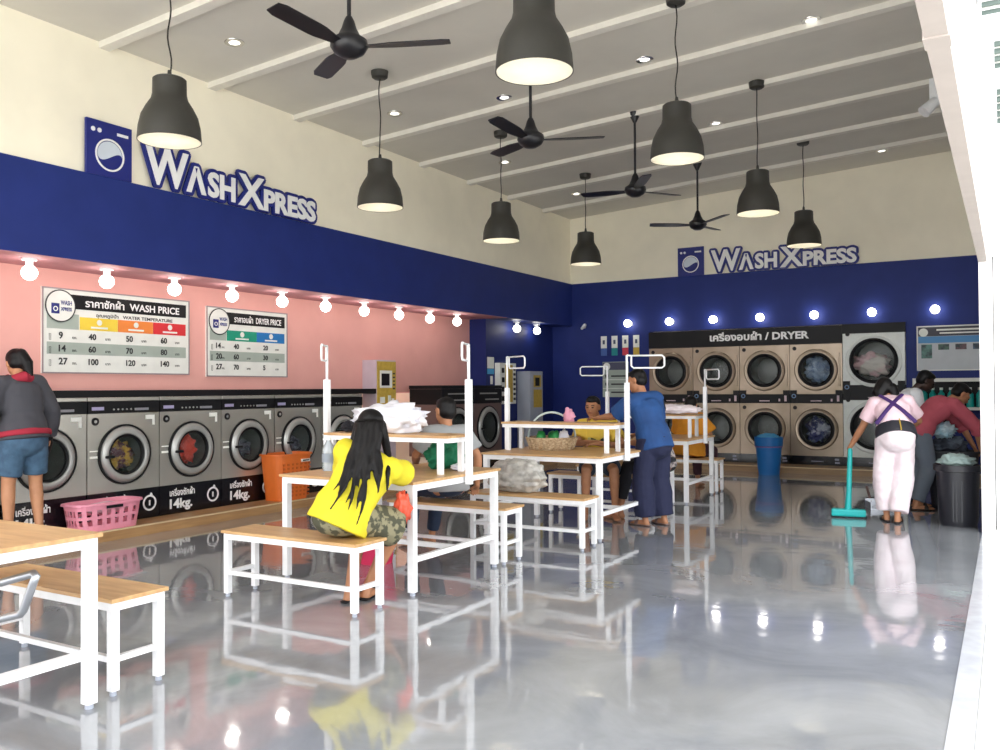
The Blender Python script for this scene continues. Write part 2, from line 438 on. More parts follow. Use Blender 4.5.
for k, x in enumerate([-5.6, -4.86, -4.12, -3.37, -2.55, -1.73, -.89]):
    lb = 'glowing globe light on the blue back wall, %s from the left' % ORD[k]
    if g1 is None: g1 = bulb_fixture(False); g1.location = (x, YB, 2.39); g1['label'] = lb; g1['group'] = 'globe lights on the back wall'
    else: dup(g1, (x, YB, 2.39), 0, lb, 'globe lights on the back wall')
# small camera on the back wall near the corner, floodlight by the shop front
t = thing('security_camera', 'small white camera on the blue back wall near the left corner', 'camera', (-6.45, YB, 2.37))
bm = B(); lathe(bm, [(0, 0), (.03, 0), (.03, -.02), (0, -.02)], axis='Y', n=16); obj('mount', bm, M_white, t)
bm = B(); loft(bm, [(0, -.02, 0), (.02, -.06, -.01)], [.01, .01]); loft(bm, [(-.02, -.06, -.03), (.05, -.10, .02)], [.025, .03]); obj('camera_body', bm, M_white, t, 3.2)
t = thing('floodlight', 'white wall spotlight hanging by the shop front beam at top right', 'light', (-.66, 10.6, cz(-.66)))
bm = B(); box(bm, -.045, .045, -.04, .04, -.26, -.01, .005); obj('bracket', bm, M_white, t)
bm = B(); loft(bm, [(.02, 0, -.25), (-.10, -.07, -.38)], [.055, .07], n=20, round_caps=False); obj('lamp_head', bm, M_white, t, .7)

# ------------------------------------------------------------------ machines
def plate_hole(bm, x0, x1, z0, z1, cx, cz_, r, y, th=.02, n=48):
    angs = sorted(set([2*PI*k/n for k in range(n)]+[math.atan2(zz-cz_, xx-cx) % (2*PI) for xx in (x0, x1) for zz in (z0, z1)]))
    def out(a):
        c, s = math.cos(a), math.sin(a); ts = []
        if c > 1e-9: ts.append((x1-cx)/c)
        if c < -1e-9: ts.append((x0-cx)/c)
        if s > 1e-9: ts.append((z1-cz_)/s)
        if s < -1e-9: ts.append((z0-cz_)/s)
        t = min(ts); return cx+c*t, cz_+s*t
    rings = []
    for yy in (y, y+th):
        rings.append([bm.verts.new((cx+r*math.cos(a), yy, cz_+r*math.sin(a))) for a in angs])
        rings.append([bm.verts.new((out(a)[0], yy, out(a)[1])) for a in angs])
    fi, fo, bi, bo = rings; N = len(angs)
    for k in range(N):
        j = (k+1) % N
        bm.faces.new((fi[k], fi[j], fo[j], fo[k])); bm.faces.new((bi[k], bo[k], bo[j], bi[j]))
        bm.faces.new((fi[k], bi[k], bi[j], fi[j])); bm.faces.new((fo[k], fo[j], bo[j], bo[k]))
def cab(bm, w, z0, z1, cx, cz_, r, d):
    """open-front cabinet: pierced front plate with sides, top, back"""
    h = w/2
    plate_hole(bm, -h, h, z0, z1, cx, cz_, r, 0)
    box(bm, -h, -h+.01, .02, d, z0, z1); box(bm, h-.01, h, .02, d, z0, z1)
    box(bm, -h+.01, h-.01, .02, d, z1-.01, z1); box(bm, -h+.01, h-.01, .02, d, z0, z0+.01)
    box(bm, -h+.01, h-.01, d-.01, d, z0+.01, z1-.01)
def door(parent, cx, cz_, ro, ri, ring_m, drumd, rim_m=None, handle=True, proud=.05):
    e = obj('door', shell(B(), [(ri, -.012), (ri+.012, -proud+.008), ((ri+ro)/2, -proud), (ro-.02, -proud+.012), (ro, -.012), (ro, -.001), (ri, -.001)], (cx, 0, cz_), 'Y', 48), ring_m, parent, .9)
    bm = B(); shell(bm, [(ro, -.022), (ro+.014, -.02), (ro+.016, -.001), (ro, -.001)], (cx, 0, cz_), 'Y', 48); obj('door_gasket', bm, M_black, e, .7)
    bm = B(); shell(bm, [(ri-.012, -.03), (ri+.006, -.036), (ri+.006, -.002), (ri-.012, -.002)], (cx, 0, cz_), 'Y', 48); obj('inner_rim', bm, rim_m or M_black, e, .7)
    bm = B(); lathe(bm, [(0, -.038), (ri*.5, -.034), (ri*.85, -.025), (ri-.012, -.014), (ri-.012, -.010), (ri*.85, -.02), (ri*.5, -.029), (0, -.033)], (cx, 0, cz_), 'Y', 40); obj('glass', bm, M_glass_dark, e, 3.2)
    if handle:
        bm = B(); box(bm, cx-ri-.05, cx-ri+.03, -.075, -.03, cz_-.025, cz_+.0, .006); obj('handle', bm, M_black, e)
    bm = B(); R = ri+.015
    shell(bm, [(R, .012), (R, drumd), (0.001, drumd), (0.001, drumd-.01), (R-.012, drumd-.01), (R-.012, .012)], (cx, 0, cz_), 'Y', 36)
    obj('drum', bm, M_drum, parent, .7)
    return e
def washer(w=.75, big=False):
    t = thing('washing_machine', '', 'washing machine')
    h = w/2
    bm = B(); cab(bm, w, .284, 1.0, .0, .62, .19, .75); obj('cabinet', bm, M_steel, t)
    bm = B(); box(bm, -h, h, .0, .06, 0, .283); k = obj('plinth', bm, M_blackgl, t)
    # programme icon: ring with arrow head
    bm = B(); shell(bm, [(.058, -.004), (.075, -.004), (.075, .001), (.058, .001)], (.27, 0, .14), 'Y', 32)
    loft(bm, [(.285, -.003, .215), (.285, -.003, .235)], [.016, .004], round_caps=False); box(bm, .262, .278, -.003, .001, .115, .165)
    obj('icon', bm, M_letter_w, k)
    text('lettering', 'เครื่องซักผ้า', M_letter_w, k, (-.26, -.001, .175), .085, .30, .001, .0018, 'LEFT')
    text('lettering', '14kg.', M_letter_w, k, (-.26, -.001, .055), .125, .27, .001, .0042, 'LEFT')
    bm = B(); box(bm, -h, h, -.01, .70, 1.001, 1.11, .004); p = obj('control_panel', bm, M_black, t)
    bm = B()
    for i in range(6): lathe(bm, [(0, -.016), (.008, -.016), (.008, -.008), (0, -.008)], (-.12+i*.045, 0, 1.035), 'Y', 12)
    obj('buttons', bm, M_ring, p)
    bm = B(); box(bm, .10, .25, -.013, -.009, 1.022, 1.045); obj('display', bm, mat('display_grey', '8E8E96', .3), p)
    bm = B(); box(bm, -.34, -.22, -.0125, -.009, 1.03, 1.06); obj('name_strip', bm, mat('strip_lilac', 'A9A3C8', .4), p)
    bm = B(); box(bm, -h, h, -.006, .70, 1.111, 1.145, .004); obj('top_trim', bm, M_steel, t)
    d = door(t, 0, .62, .262, .18, M_ring, .42)
    bm = B(); lathe(bm, [(0, -.006), (.036, -.006), (.036, .001), (0, .001)], (-h+.075, 0, .93), 'Y', 24); b = obj('badge', bm, M_black, t)
    bm = B(); lathe(bm, [(0, -.008), (.014, -.008), (.014, -.005), (0, -.005)], (-h+.075, 0, .93), 'Y', 16); obj('badge_centre', bm, M_ring, b)
    bm = B(); box(bm, h-.15, h-.05, -.004, .001, .935, .975); box(bm, h-.075, h-.05, -.004, .001, .88, .94); obj('price_tag', bm, M_sign_w, t)
    bm = B(); box(bm, -h+.02, -h+.10, -.003, .001, .60, .62); box(bm, -h+.02, -h+.10, -.003, .001, .66, .67); obj('notice_sticker', bm, M_sign_w, t)
    return t
WX = -7.05
wm = washer(); wm.location = (WX, 4.42, .09); wm.rotation_euler = (0, 0, PI/2)
wl = ['washing machine partly hidden by the person in the dark hoodie', 'washing machine with yellow and maroon laundry, behind the pink basket', 'washing machine with red laundry in its drum',
      'washing machine with dark laundry, just left of the orange basket', 'washing machine half hidden behind the orange basket', 'washing machine beside the tall yellow-fronted coin changer']
wm['label'] = wl[0]; wm['group'] = 'row of front-load washing machines'
for k in range(1, 6): dup(wm, (WX, 4.42+.76*k, .09), PI/2, wl[k], 'row of front-load washing machines')
dup(wm, (WX, 3.66, .09), PI/2, 'washing machine at the left photo edge behind the person', 'row of front-load washing machines')
def laundry(c, r, m, label, seed, amp=.4, fr=2.2, flat=None, cat='laundry', group=None):
    bm = cloth(B(), (0, 0, 0), r, seed, amp, fr, 4, flat)
    o = obj('laundry', bm, m, None, 3.2); o.location = c
    return tag(o, label, cat, group)
M_l1 = mat('laundry_mixed', 'C8A23C', .8, col2='5A2A38', scale=9, contrast=(.46, .54))
M_l2 = mat('laundry_red', 'E04A36', .8, col2='C63A2C', scale=6)
M_l3 = mat('laundry_dark', '35384A', .8, col2='6D7080', scale=8, contrast=(.45, .6))
M_l4 = mat('laundry_pale_blue', 'A9C0DC', .8, col2='7490B8', scale=10, contrast=(.42, .58))
M_l5 = mat('laundry_navy_white', '39407C', .8, col2='AEB4CC', scale=7, contrast=(.48, .56))
M_l6 = mat('laundry_pink_white', 'F0C6CC', .8, col2='F2EEE6', scale=4, contrast=(.45, .55))
M_lw = mat('laundry_white', 'F3F2F6', .8, col2='D9DAE6', scale=7)
laundry((WX-.14, 5.20, .69), (.10, .14, .13), M_l1, 'mustard and maroon clothes inside the washer behind the pink basket', 3)
laundry((WX-.13, 5.95, .70), (.10, .11, .15), M_l2, 'bright red clothes tumbling inside a washing machine', 5)
laundry((WX-.16, 6.70, .66), (.10, .13, .10), M_l3, 'dark grey clothes inside the washer left of the orange basket', 8)
laundry((WX-.16, 7.46, .66), (.10, .13, .10), M_l3, 'dark grey clothes inside the washer behind the orange basket', 12)
# big washers near the partition (sides seen)
for k, y in enumerate((10.35, 11.2)):
    t = thing('washing_machine', ['large brown-sided washing machine standing proud of the row', 'large dark washing machine beside the blue partition'][k], 'washing machine', (-6.76, y, .09), PI/2, 'large washing machines')
    bm = B(); cab(bm, .8, .25, .98, 0, .62, .24, .55); obj('cabinet', bm, M_brown, t)
    bm = B(); box(bm, -.4, .4, 0, .1, 0, .249); obj('plinth', bm, M_blackgl, t)
    bm = B(); box(bm, -.4, .4, -.01, .54, .981, 1.20, .006); p = obj('control_panel', bm, M_black, t)
    bm = B(); box(bm, -.25, .25, -.014, -.009, 1.12, 1.14); box(bm, -.1, .3, -.014, -.009, 1.03, 1.05); obj('display', bm, M_ring, p)
    bm = B(); box(bm, -.399, -.39, .0, .54, .985, 1.20); 
    obj('side_panel', bm, M_brown, t)
    bm = B(); box(bm, -.4, .4, -.01, .55, 1.201, 1.25); obj('top_trim', bm, M_black, t)
    door(t, 0, .62, .31, .225, M_ring, .4)

def coin_machine(name, label, y0, y1, z0, top, xf, side_m, depth, px=.0):
    w = y1-y0
    t = thing(name, label, 'vending machine', (xf, (y0+y1)/2, z0), PI/2)
    h = top-z0
    bm = B(); box(bm, -w/2, w/2, 0, depth, 0, h, .008); obj('cabinet', bm, side_m, t)
    return t, w, h
t, w, h = coin_machine('coin_changer', 'tall lilac-grey coin changer with yellow front among the washers', 9.0, 9.42, .09, 1.68, -7.14, M_lilac, .235)
bm = B(); box(bm, -.20, .20, -.012, -.001, .62, h-.02, .004); f = obj('front_panel', bm, M_yel, t)
bm = B(); box(bm, -.15, .11, -.016, -.012, 1.22, 1.45); obj('screen_frame', bm, M_sign_w, f)
bm = B(); box(bm, -.12, .05, -.019, -.016, 1.25, 1.41); obj('screen', bm, M_black, f)
bm = B(); box(bm, -.15, -.05, -.02, -.012, 1.02, 1.10, .004); obj('coin_slot', bm, M_sign_w, f)
for a in ((.02, .08, .98, 1.12), (.10, .15, 1.04, 1.08), (-.13, -.04, .82, .90)):
    bm = B(); box(bm, a[0], a[1], -.02, -.012, a[2], a[3], .003); obj('coin_slot', bm, M_sign_w, f)
bm = B()
for i in range(5): box(bm, .13, .175, -.014, -.012, 1.2+i*.05, 1.22+i*.05)
obj('markings', bm, M_letter_k, f)
t, w, h = coin_machine('coin_changer', 'grey coin changer with gold front panel in the blue alcove', 12.66, 13.12, .09, 1.575, -6.83, M_grey_cab, .245)
bm = B(); box(bm, -.20, .20, -.01, -.001, .95, h-.03, .004); f = obj('front_panel', bm, M_grey_cab, t)
bm = B(); box(bm, -.12, .14, -.016, -.010, 1.22, 1.42); obj('screen_frame', bm, M_yel, f)
bm = B(); box(bm, -.07, .08, -.019, -.016, 1.24, 1.38); obj('screen', bm, M_black, f)
bm = B(); box(bm, -.12, .17, -.014, -.010, .88, 1.18); obj('gold_plate', bm, M_yel, f)
# soap dispenser in the alcove
t = thing('soap_dispenser', 'white and yellow wall dispenser in the blue alcove', 'dispenser', (-7.08, 12.20, 1.04), PI/2)
bm = B(); box(bm, -.26, .26, -.10, -.001, 0, .66, .006); obj('cabinet', bm, M_sign_w, t)
bm = B(); box(bm, -.10, .14, -.106, -.10, .03, .63); obj('product_panel', bm, M_yel, t)
for i in range(4):
    bm = B(); box(bm, -.21, -.13, -.108, -.10, .05+i*.15, .13+i*.15, .006); obj('button', bm, M_black, t)
bm = B()
for i in range(7): box(bm, .17, .24, -.104, -.10, .06+i*.08, .10+i*.08)
obj('markings', bm, M_letter_k, t)
t = thing('wall_notice', 'small white and sky-blue notice left of the wall dispenser', 'sign', (-7.08, 11.81, 1.42), PI/2)
bm = B(); box(bm, -.10, .10, -.006, -.001, .19, .37); obj('sheet', bm, M_sign_w, t)
bm = B(); box(bm, -.10, .10, -.007, -.001, .10, .185); obj('sky_blue_strip', bm, mat('sky_blue', '3FA2D8', .5), t)
bm = B(); box(bm, -.01, .06, -.006, -.001, -.06, .07); obj('small_sheet', bm, M_sign_w, t)

# stacked dryers in the back wall
DF = 13.95
def dryer(w, m, z0, z1, za, zb, zt, cu, cl, ro, label, x, lab_band):
    t = thing('stacked_dryer', label, 'tumble dryer', (x, DF, .09), 0, 'stacked tumble dryers')
    h = w/2-.004; q = .09
    bm = B(); cab(bm, 2*h, zb-q+.001, zt-q, 0, cu-q, ro-.022, .75); obj('upper_cabinet', bm, m, t)
    bm = B(); cab(bm, 2*h, z0-q, z1-q-.001, 0, cl-q, ro-.022, .75); obj('lower_cabinet', bm, m, t)
    bm = B(); box(bm, -h, h, .0, .1, 0, z0-q-.001); p = obj('plinth', bm, M_blackgl, t)
    bm = B(); box(bm, -.08, .10, -.003, .001, .05, .062); box(bm, h-.12, h-.06, -.003, .001, .075, .105); box(bm, h-.12, h-.05, -.003, .001, .03, .055); obj('plinth_marks', bm, mat('mark_grey', '9A9CB0', .5), p)
    bm = B(); box(bm, -h, h, -.004, .7, z1-q, zb-q); box(bm, -h, -h+.10, -.012, 0, z1-q, zb-q+.06); box(bm, h-.10, h, -.012, 0, z1-q, zb-q+.06); p = obj('control_panel', bm, M_black, t)
    bm = B(); box(bm, -.08, .08, -.007, -.003, z1-q+.03, z1-q+.045); box(bm, h-.17, h-.145, -.007, -.003, z1-q+.03, z1-q+.07); box(bm, h-.08, h-.045, -.016, -.011, z1-q+.03, z1-q+.12); obj('panel_marks', bm, mat('mark_pink', 'D9C3CC', .5), p)
    bm = B(); shell(bm, [(.02, -.016), (.034, -.016), (.034, -.011), (.02, -.011)], (-h+.055, 0, zb-q-.03), 'Y', 16); obj('dial', bm, mat('dial_blue', '5C7FA8', .4), p)
    for c in (cu, cl):
        door(t, 0, c-q, ro-.012, ro-.035, M_black, .5, M_black, False, .03)
        bm = B(); shell(bm, [(ro+.018, -.012), (ro+.045, -.016), (ro+.06, -.001), (ro+.018, -.001)], (0, 0, c-q), 'Y', 48); obj('door_surround', bm, m, t, .9)
        bm = B(); lathe(bm, [(0, -.006), (.03, -.006), (.03, .001), (0, .001)], (-h+.07, 0, c-q+ro+.07), 'Y', 20); obj('badge', bm, M_black, t)
    if w < .8:
        bm = B(); box(bm, h-.055, h-.03, -.02, 0, cu-q-.25, cu-q+.25, .006); obj('pull_handle', bm, m, t)
    return t
xs = [-5.235, -4.475, -3.71, -2.93, -2.155]
dl = ['first stacked steel dryer from the left, behind the man in blue', 'second stacked steel dryer, behind the seated person in orange', 'third stacked steel dryer with the blue bin before it', 'fourth stacked steel dryer with pale blue and navy laundry inside']
for k in range(4):
    dryer(xs[k+1]-xs[k], M_steel_d, .2265, 1.034, 0, 1.176, 1.944, 1.55, .635, .262, dl[k], (xs[k]+xs[k+1])/2, '')
dryer(.865, M_mach_white, .2265, 1.085, 0, 1.31, 2.085, 1.67, .68, .335, 'larger pale stacked dryer at the right end of the dryers', -1.7225, '')
laundry((-2.54, DF+.17, 1.55), (.18, .10, .19), M_l4, 'pale blue clothes in the upper drum of the fourth dryer', 21)
laundry((-2.54, DF+.17, .62), (.17, .10, .17), M_l5, 'navy and white clothes in the lower drum of the fourth dryer', 25)
laundry((-1.76, DF+.19, 1.62), (.24, .10, .17), M_l6, 'pink and white clothes in the upper drum of the large dryer', 31)
# header board
t = thing('dryer_header_board', 'long black header sign over the dryers with white lettering', 'sign', (-3.69, YB, 1.95))
bm = B(); box(bm, -1.545, 1.53, -.06, .1, 0, .27); obj('board', bm, M_black, t)
bm = B(); box(bm, 1.532, 2.405, -.06, .1, .14, .28); obj('board_extension', bm, M_black, t)
text('lettering', 'เครื่องอบผ้า / DRYER', M_letter_w, t, (.28, -.062, .09), .155, 1.55, .003, .0055)

# ------------------------------------------------------------------ signs
def price_sign(label, loc, w, h, head, cols, rows, sub, rz):
    t = thing('price_board', label, 'sign', loc, rz)
    bm = B(); box(bm, -w/2, w/2, -.02, -.001, 0, h); obj('board', bm, M_sign_w, t)
    bm = B(); f = .012
    box(bm, -w/2, w/2, -.026, -.020, 0, f); box(bm, -w/2, w/2, -.026, -.020, h-f, h); box(bm, -w/2, -w/2+f, -.026, -.020, f, h-f); box(bm, w/2-f, w/2, -.026, -.020, f, h-f)
    obj('board_frame', bm, mat('sign_frame', '9C8F92', .4), t)
    x0 = -w/2+.045; x1 = w/2-.045; ht = h-.05; hh = h*.17
    bm = B(); box(bm, x0+.1, x1, -.024, -.020, ht-hh, ht); obj('header_strip', bm, M_black, t)
    r = h*.185; ccx = x0+r-.02; ccz = ht-r+.03
    bm = B(); lathe(bm, [(0, -.034), (r, -.034), (r, -.021), (0, -.021)], (ccx, 0, ccz), 'Y', 36); e = obj('emblem_disc', bm, M_sign_w, t)
    bm = B(); shell(bm, [(r-.006, -.036), (r+.004, -.036), (r+.004, -.03), (r-.006, -.03)], (ccx, 0, ccz), 'Y', 36); obj('disc_outline', bm, M_letter_k, e)
    bm = B(); box(bm, ccx-r*.62, ccx-r*.1, -.038, -.034, ccz-r*.5, ccz+r*.15); obj('emblem_mark', bm, M_navy, e)
    bm = B(); shell(bm, [(r*.10, -.040), (r*.16, -.040), (r*.16, -.037), (r*.10, -.037)], (ccx-r*.36, 0, ccz-r*.2), 'Y', 20); obj('emblem_porthole', bm, M_sign_w, e)
    merge_text('emblem_lettering', [('WASH', ccx, -.0355, ccz+.01, r*.4, r*.75, 'LEFT', .001), ('XPRESS', ccx, -.0355, ccz-r*.3, r*.32, r*.75, 'LEFT', .001)], M_navy, e)
    text('header_lettering', head, M_letter_w, t, ((x0+2*r+x1)/2, -.0245, ht-hh*.78), hh*.72, (x1-x0-2*r)*.86, .001, .002)
    nc = len(cols); lx = x0+(x1-x0)*.21; cw = (x1-lx)/nc; zt = ht-hh-h*.09
    rh = (zt-.05)/(len(rows)+1.02)
    if sub: text('sub_lettering', sub, M_letter_k, t, ((lx+x1)/2, -.0215, zt+.012), h*.055, (x1-lx)*.72, .001, .0008)
    bm = B(); box(bm, x0, lx-.01, -.0225, -.020, zt-rh, zt+.02); obj('row_head_block', bm, M_sign_g, t)
    for i, (cc, cl) in enumerate(cols):
        bm = B(); box(bm, lx+i*cw, lx+(i+1)*cw-.004, -.0235, -.020, zt-rh, zt); b = obj('column_head', bm, cc, t)
        bm = B(); box(bm, lx+i*cw+cw*.28, lx+i*cw+cw*.72, -.025, -.0236, zt-rh*.85, zt-rh*.70); lathe(bm, [(0, -.025), (cw*.07, -.025), (cw*.07, -.0236), (0, -.0236)], (lx+(i+.5)*cw, 0, zt-rh*.35), 'Y', 12); obj('column_mark', bm, M_sign_w, b)
    items = []
    zz = zt-rh
    bm = B()
    for j in range(len(rows)):
        z1 = zz-rh*(j+1)
        if j == 1 or (j == 3): box(bm, x0, x1, -.022, -.020, z1+.004, z1+rh-.004)
    obj('row_band', bm, M_sign_g, t)
    for j, rw in enumerate(rows):
        z1 = zz-rh*(j+1)+rh*.25
        for i, s in enumerate(rw):
            if i == 0: items.append((s, x0+(lx-x0)*.35, -.0235, z1, rh*.72, None, 'LEFT', .002)); items.append(('กก.', lx-.075, -.0235, z1, rh*.3, None, 'LEFT', 0)); items.append(('▯', x0+.02, -.0235, z1, rh*.5, None, 'LEFT', 0))
            else: items.append((s, lx+(i-1)*cw+cw*.22, -.0235, z1, rh*.66, None, 'LEFT', .002)); items.append(('บาท', lx+(i-1)*cw+cw*.66, -.0235, z1, rh*.3, None, 'LEFT', 0))
    merge_text('table_lettering', items, M_letter_k, t)
    return t
c_y = mat('col_yellow', 'F2D445', .5); c_o = mat('col_orange', 'F08A3C', .5); c_r = mat('col_red', 'DE3138', .5); c_t = mat('col_teal', '119A7C', .5); c_b = mat('col_blue', '1B77BE', .5)
price_sign('wider price board with yellow, orange and red columns on the pink wall', (-7.38, 5.375, 1.455), 1.60, .77, 'ราคาซักผ้า  WASH PRICE', [(c_y, ''), (c_o, ''), (c_r, '')], [('9', '40', '50', '60'), ('14', '60', '70', '80'), ('27', '100', '120', '140')], 'อุณหภูมิน้ำ   WATER TEMPERATURE', PI/2)
price_sign('narrower price board with teal and blue columns on the pink wall', (-7.38, 7.00, 1.44), 1.20, .755, 'ราคาอบผ้า  DRYER PRICE', [(c_t, ''), (c_b, '')], [('14', '40', '20'), ('20', '60', '30'), ('27', '70', '5')], None, PI/2)
# notice board on the back wall, left part and the four small stickers
t = thing('notice_board', 'grey notice board with three rows on the back wall behind the man in blue', 'sign', (-5.86, YB, 1.13))
bm = B(); box(bm, -.24, .24, -.02, -.001, 0, .61); obj('board', bm, M_sign_g, t)
bm = B(); box(bm, -.235, .235, -.025, -.02, .47, .60); obj('header_strip', bm, mat('header_slate', '4B4E66', .5), t)
bm = B(); lathe(bm, [(0, -.03), (.065, -.03), (.065, -.02), (0, -.02)], (-.16, 0, .53), 'Y', 24); obj('emblem_disc', bm, M_sign_w, t)
bm = B()
for i in range(3): box(bm, -.19, -.13, -.024, -.02, .06+i*.14, .11+i*.14); box(bm, -.08, .20, -.024, -.02, .07+i*.14, .095+i*.14)
obj('list_marks', bm, M_letter_k, t)
bm = B()
for i in range(2): box(bm, -.235, .235, -.023, -.02, .145+i*.15, .155+i*.15)
obj('row_lines', bm, M_sign_w, t)
for k, (x, c, nm) in enumerate([(-6.08, '3F62A8', 'blue'), (-5.88, '0F8F94', 'teal'), (-5.68, 'D23B50', 'red'), (-5.48, 'C9AA3E', 'gold')]):
    t = thing('wall_sticker', 'upright white sticker with a %s foot, above the grey notice board' % nm, 'sign', (x, YB, 1.85), 0, 'four upright stickers on the back wall')
    bm = B(); box(bm, -.055, .055, -.006, -.001, .13, .34); obj('sheet', bm, M_sign_w, t)
    bm = B(); box(bm, -.055, .055, -.006, -.001, 0, .129); obj('coloured_foot', bm, mat('sticker_'+nm, c, .5), t)
    bm = B(); box(bm, -.02, .02, -.008, -.006, .20, .27); obj('symbol', bm, mat('sticker_sym', '4A566E', .5), t)
# information board at the right
t = thing('instruction_board', 'wide framed instruction board with pictures near the right column', 'sign', (-.68, YB, 1.51))
bm = B(); box(bm, -.46, .50, -.02, -.001, 0, .65); obj('board', bm, mat('board_pale', 'C6CCD2', .5), t)
bm = B()
for a in ((-.46, .50, 0, .015), (-.46, .50, .635, .65), (-.46, -.445, 0, .65), (.485, .50, 0, .65)): box(bm, a[0], a[1], -.026, -.02, a[2], a[3])
obj('board_frame', bm, M_sign_w, t)
bm = B(); box(bm, -.44, .48, -.024, -.02, .50, .63); obj('header_strip', bm, mat('header_slate2', '3C3A48', .5), t)
bm = B(); box(bm, -.44, .48, -.024, -.02, .40, .495); obj('blue_strip', bm, mat('strip_sky', '4F93CC', .5), t)
bm = B(); lathe(bm, [(0, -.032), (.06, -.032), (.06, -.02), (0, -.02)], (-.37, 0, .555), 'Y', 24); obj('emblem_disc', bm, M_sign_w, t)
bm = B(); box(bm, -.2, .42, -.026, -.024, .575, .60); box(bm, -.16, .38, -.026, -.024, .53, .55); obj('header_marks', bm, M_sign_w, t)
for i, c in enumerate(('5E8E86', '4E6E5E', '7E5A60', '506C8C')):
    bm = B(); box(bm, -.40+i*.22, -.40+i*.22+.14, -.024, -.02, .30-.12*(i == 0), .38, .0); obj('picture', bm, mat('pic%d' % i, c, .5, col2='2E3C44', scale=16), t)

# logos standing on the blue band
def logo(label, loc, rz, flip=False):
    t = thing('logo_sign', label, 'sign', loc, rz)
    # washer emblem panel
    w = .44
    bm = B(); box(bm, -w/2, w/2, 0, .03, 0, .47, .004); e = obj('emblem_panel', bm, M_navy, t)
    bm = B(); shell(bm, [(.125, -.006), (.14, -.006), (.14, .001), (.125, .001)], (0, 0, .19), 'Y', 40); obj('porthole_ring', bm, M_letter_w, e)
    bm = B(); n = 24   # sky half above a wave
    top = [bm.verts.new((.118*math.cos(PI*k/n), -.004, .19+.118*math.sin(PI*k/n))) for k in range(n+1)]
    bot = [bm.verts.new((.118*math.cos(PI*k/n), -.004, .19+.035*math.sin(2*PI*k/n)-.02*math.sin(PI*k/n))) for k in range(n+1)]
    for k in range(n):
        if (top[k].co-bot[k].co).length > 1e-4 or (top[k+1].co-bot[k+1].co).length > 1e-4:
            if k == 0: bm.faces.new((top[0], top[1], bot[1]))
            elif k == n-1: bm.faces.new((top[k], top[k+1], bot[k]))
            else: bm.faces.new((top[k], top[k+1], bot[k+1], bot[k]))
    r = bmesh.ops.extrude_face_region(bm, geom=bm.faces[:]); bmesh.ops.translate(bm, verts=[v for v in r['geom'] if isinstance(v, bmesh.types.BMVert)], vec=(0, .005, 0))
    obj('wave', bm, mat('wave_pale', 'D3DCE8', .4), e)
    bm = B()
    for x in (-.16, -.10): lathe(bm, [(0, -.004), (.02, -.004), (.02, .001), (0, .001)], (x, 0, .385), 'Y', 16)
    box(bm, .07, .18, -.004, .001, .375, .40); obj('knob_marks', bm, M_letter_w, e)
    # word: each run as a letter set, navy outline behind
    runs = [('W', .345, .48, .35, .045), ('Λ', .80, .235, .235, .045), ('SH', 1.055, .345, .235, .045), ('X', 1.44, .36, .32, .035), ('PRESS', 1.79, .78, .215, .035)]
    W, K = [], []
    for (s, x, wd, hh, dz) in runs:
        sz = hh*1.37
        W.append((s, x, -.014, dz, sz, wd, 'LEFT', .012))
    o = merge_text('lettering', W, M_letter_w, t); 
    bm = B()
    for k in range(15):
        a = 2*PI*k/14; rr_ = .036 if k < 14 else 0
        n0 = len(bm.verts); bm.from_mesh(o.data); bm.verts.ensure_lookup_table()
        for v in bm.verts[n0:]:
            v.co.x += rr_*math.cos(a); v.co.z += rr_*math.sin(a); v.co.y = (.012 if v.co.y > -.014 else -.010)-.00004*k
            v.co.z = max(v.co.z, .002)
    obj('letter_outline', bm, M_navy, t)
    for v in o.data.vertices: v.co.y += (.006 if v.co.y > -.014 else -.004)
    return t
logo('wall logo of emblem panel and white lettering above the pink wall', (XW+.012, 4.76, BT), PI/2)
logo('wall logo of emblem panel and white lettering above the dryers', (-4.51, YB-.012, BT), 0)

# ------------------------------------------------------------------ furniture
def bench():
    t = thing('bench', '', 'bench'); L, D, H, q = 1.06, .265, .415, .036
    bm = B(); box(bm, -L/2-.015, L/2+.015, -D/2-.012, D/2+.012, H-.018, H, .003); obj('seat_board', bm, M_wood, t)
    bm = B(); box(bm, -L/2+q, L/2-q, -D/2, -D/2+.03, H-.055, H-.019); box(bm, -L/2+q, L/2-q, D/2-.03, D/2, H-.055, H-.019)
    box(bm, -L/2, -L/2+q, -D/2+q, D/2-q, H-.055, H-.019); box(bm, L/2-q, L/2, -D/2+q, D/2-q, H-.055, H-.019); obj('seat_frame', bm, M_white, t)
    for sx in (-1, 1):
        for sy in (-1, 1):
            cx, cy = sx*(L/2-q/2), sy*(D/2-q/2); bm = B()
            box(bm, cx-q/2, cx+q/2, cy-q/2, cy+q/2, .02, H-.019); l = obj('leg', bm, M_white, t)
            bm = B(); lathe(bm, [(0, 0), (.015, 0), (.013, .02), (0, .02)], (cx, cy, 0), n=14); obj('foot_glide', bm, M_grey_cab, l)
    bm = B(); box(bm, -L/2+q, L/2-q, -D/2+.003, -D/2+.028, .14, .165)
    box(bm, -L/2+.005, -L/2+.03, -D/2+q, D/2-q, .14, .165); box(bm, L/2-.03, L/2-.005, -D/2+q, D/2-q, .14, .165); obj('stretcher', bm, M_white, t)
    return t
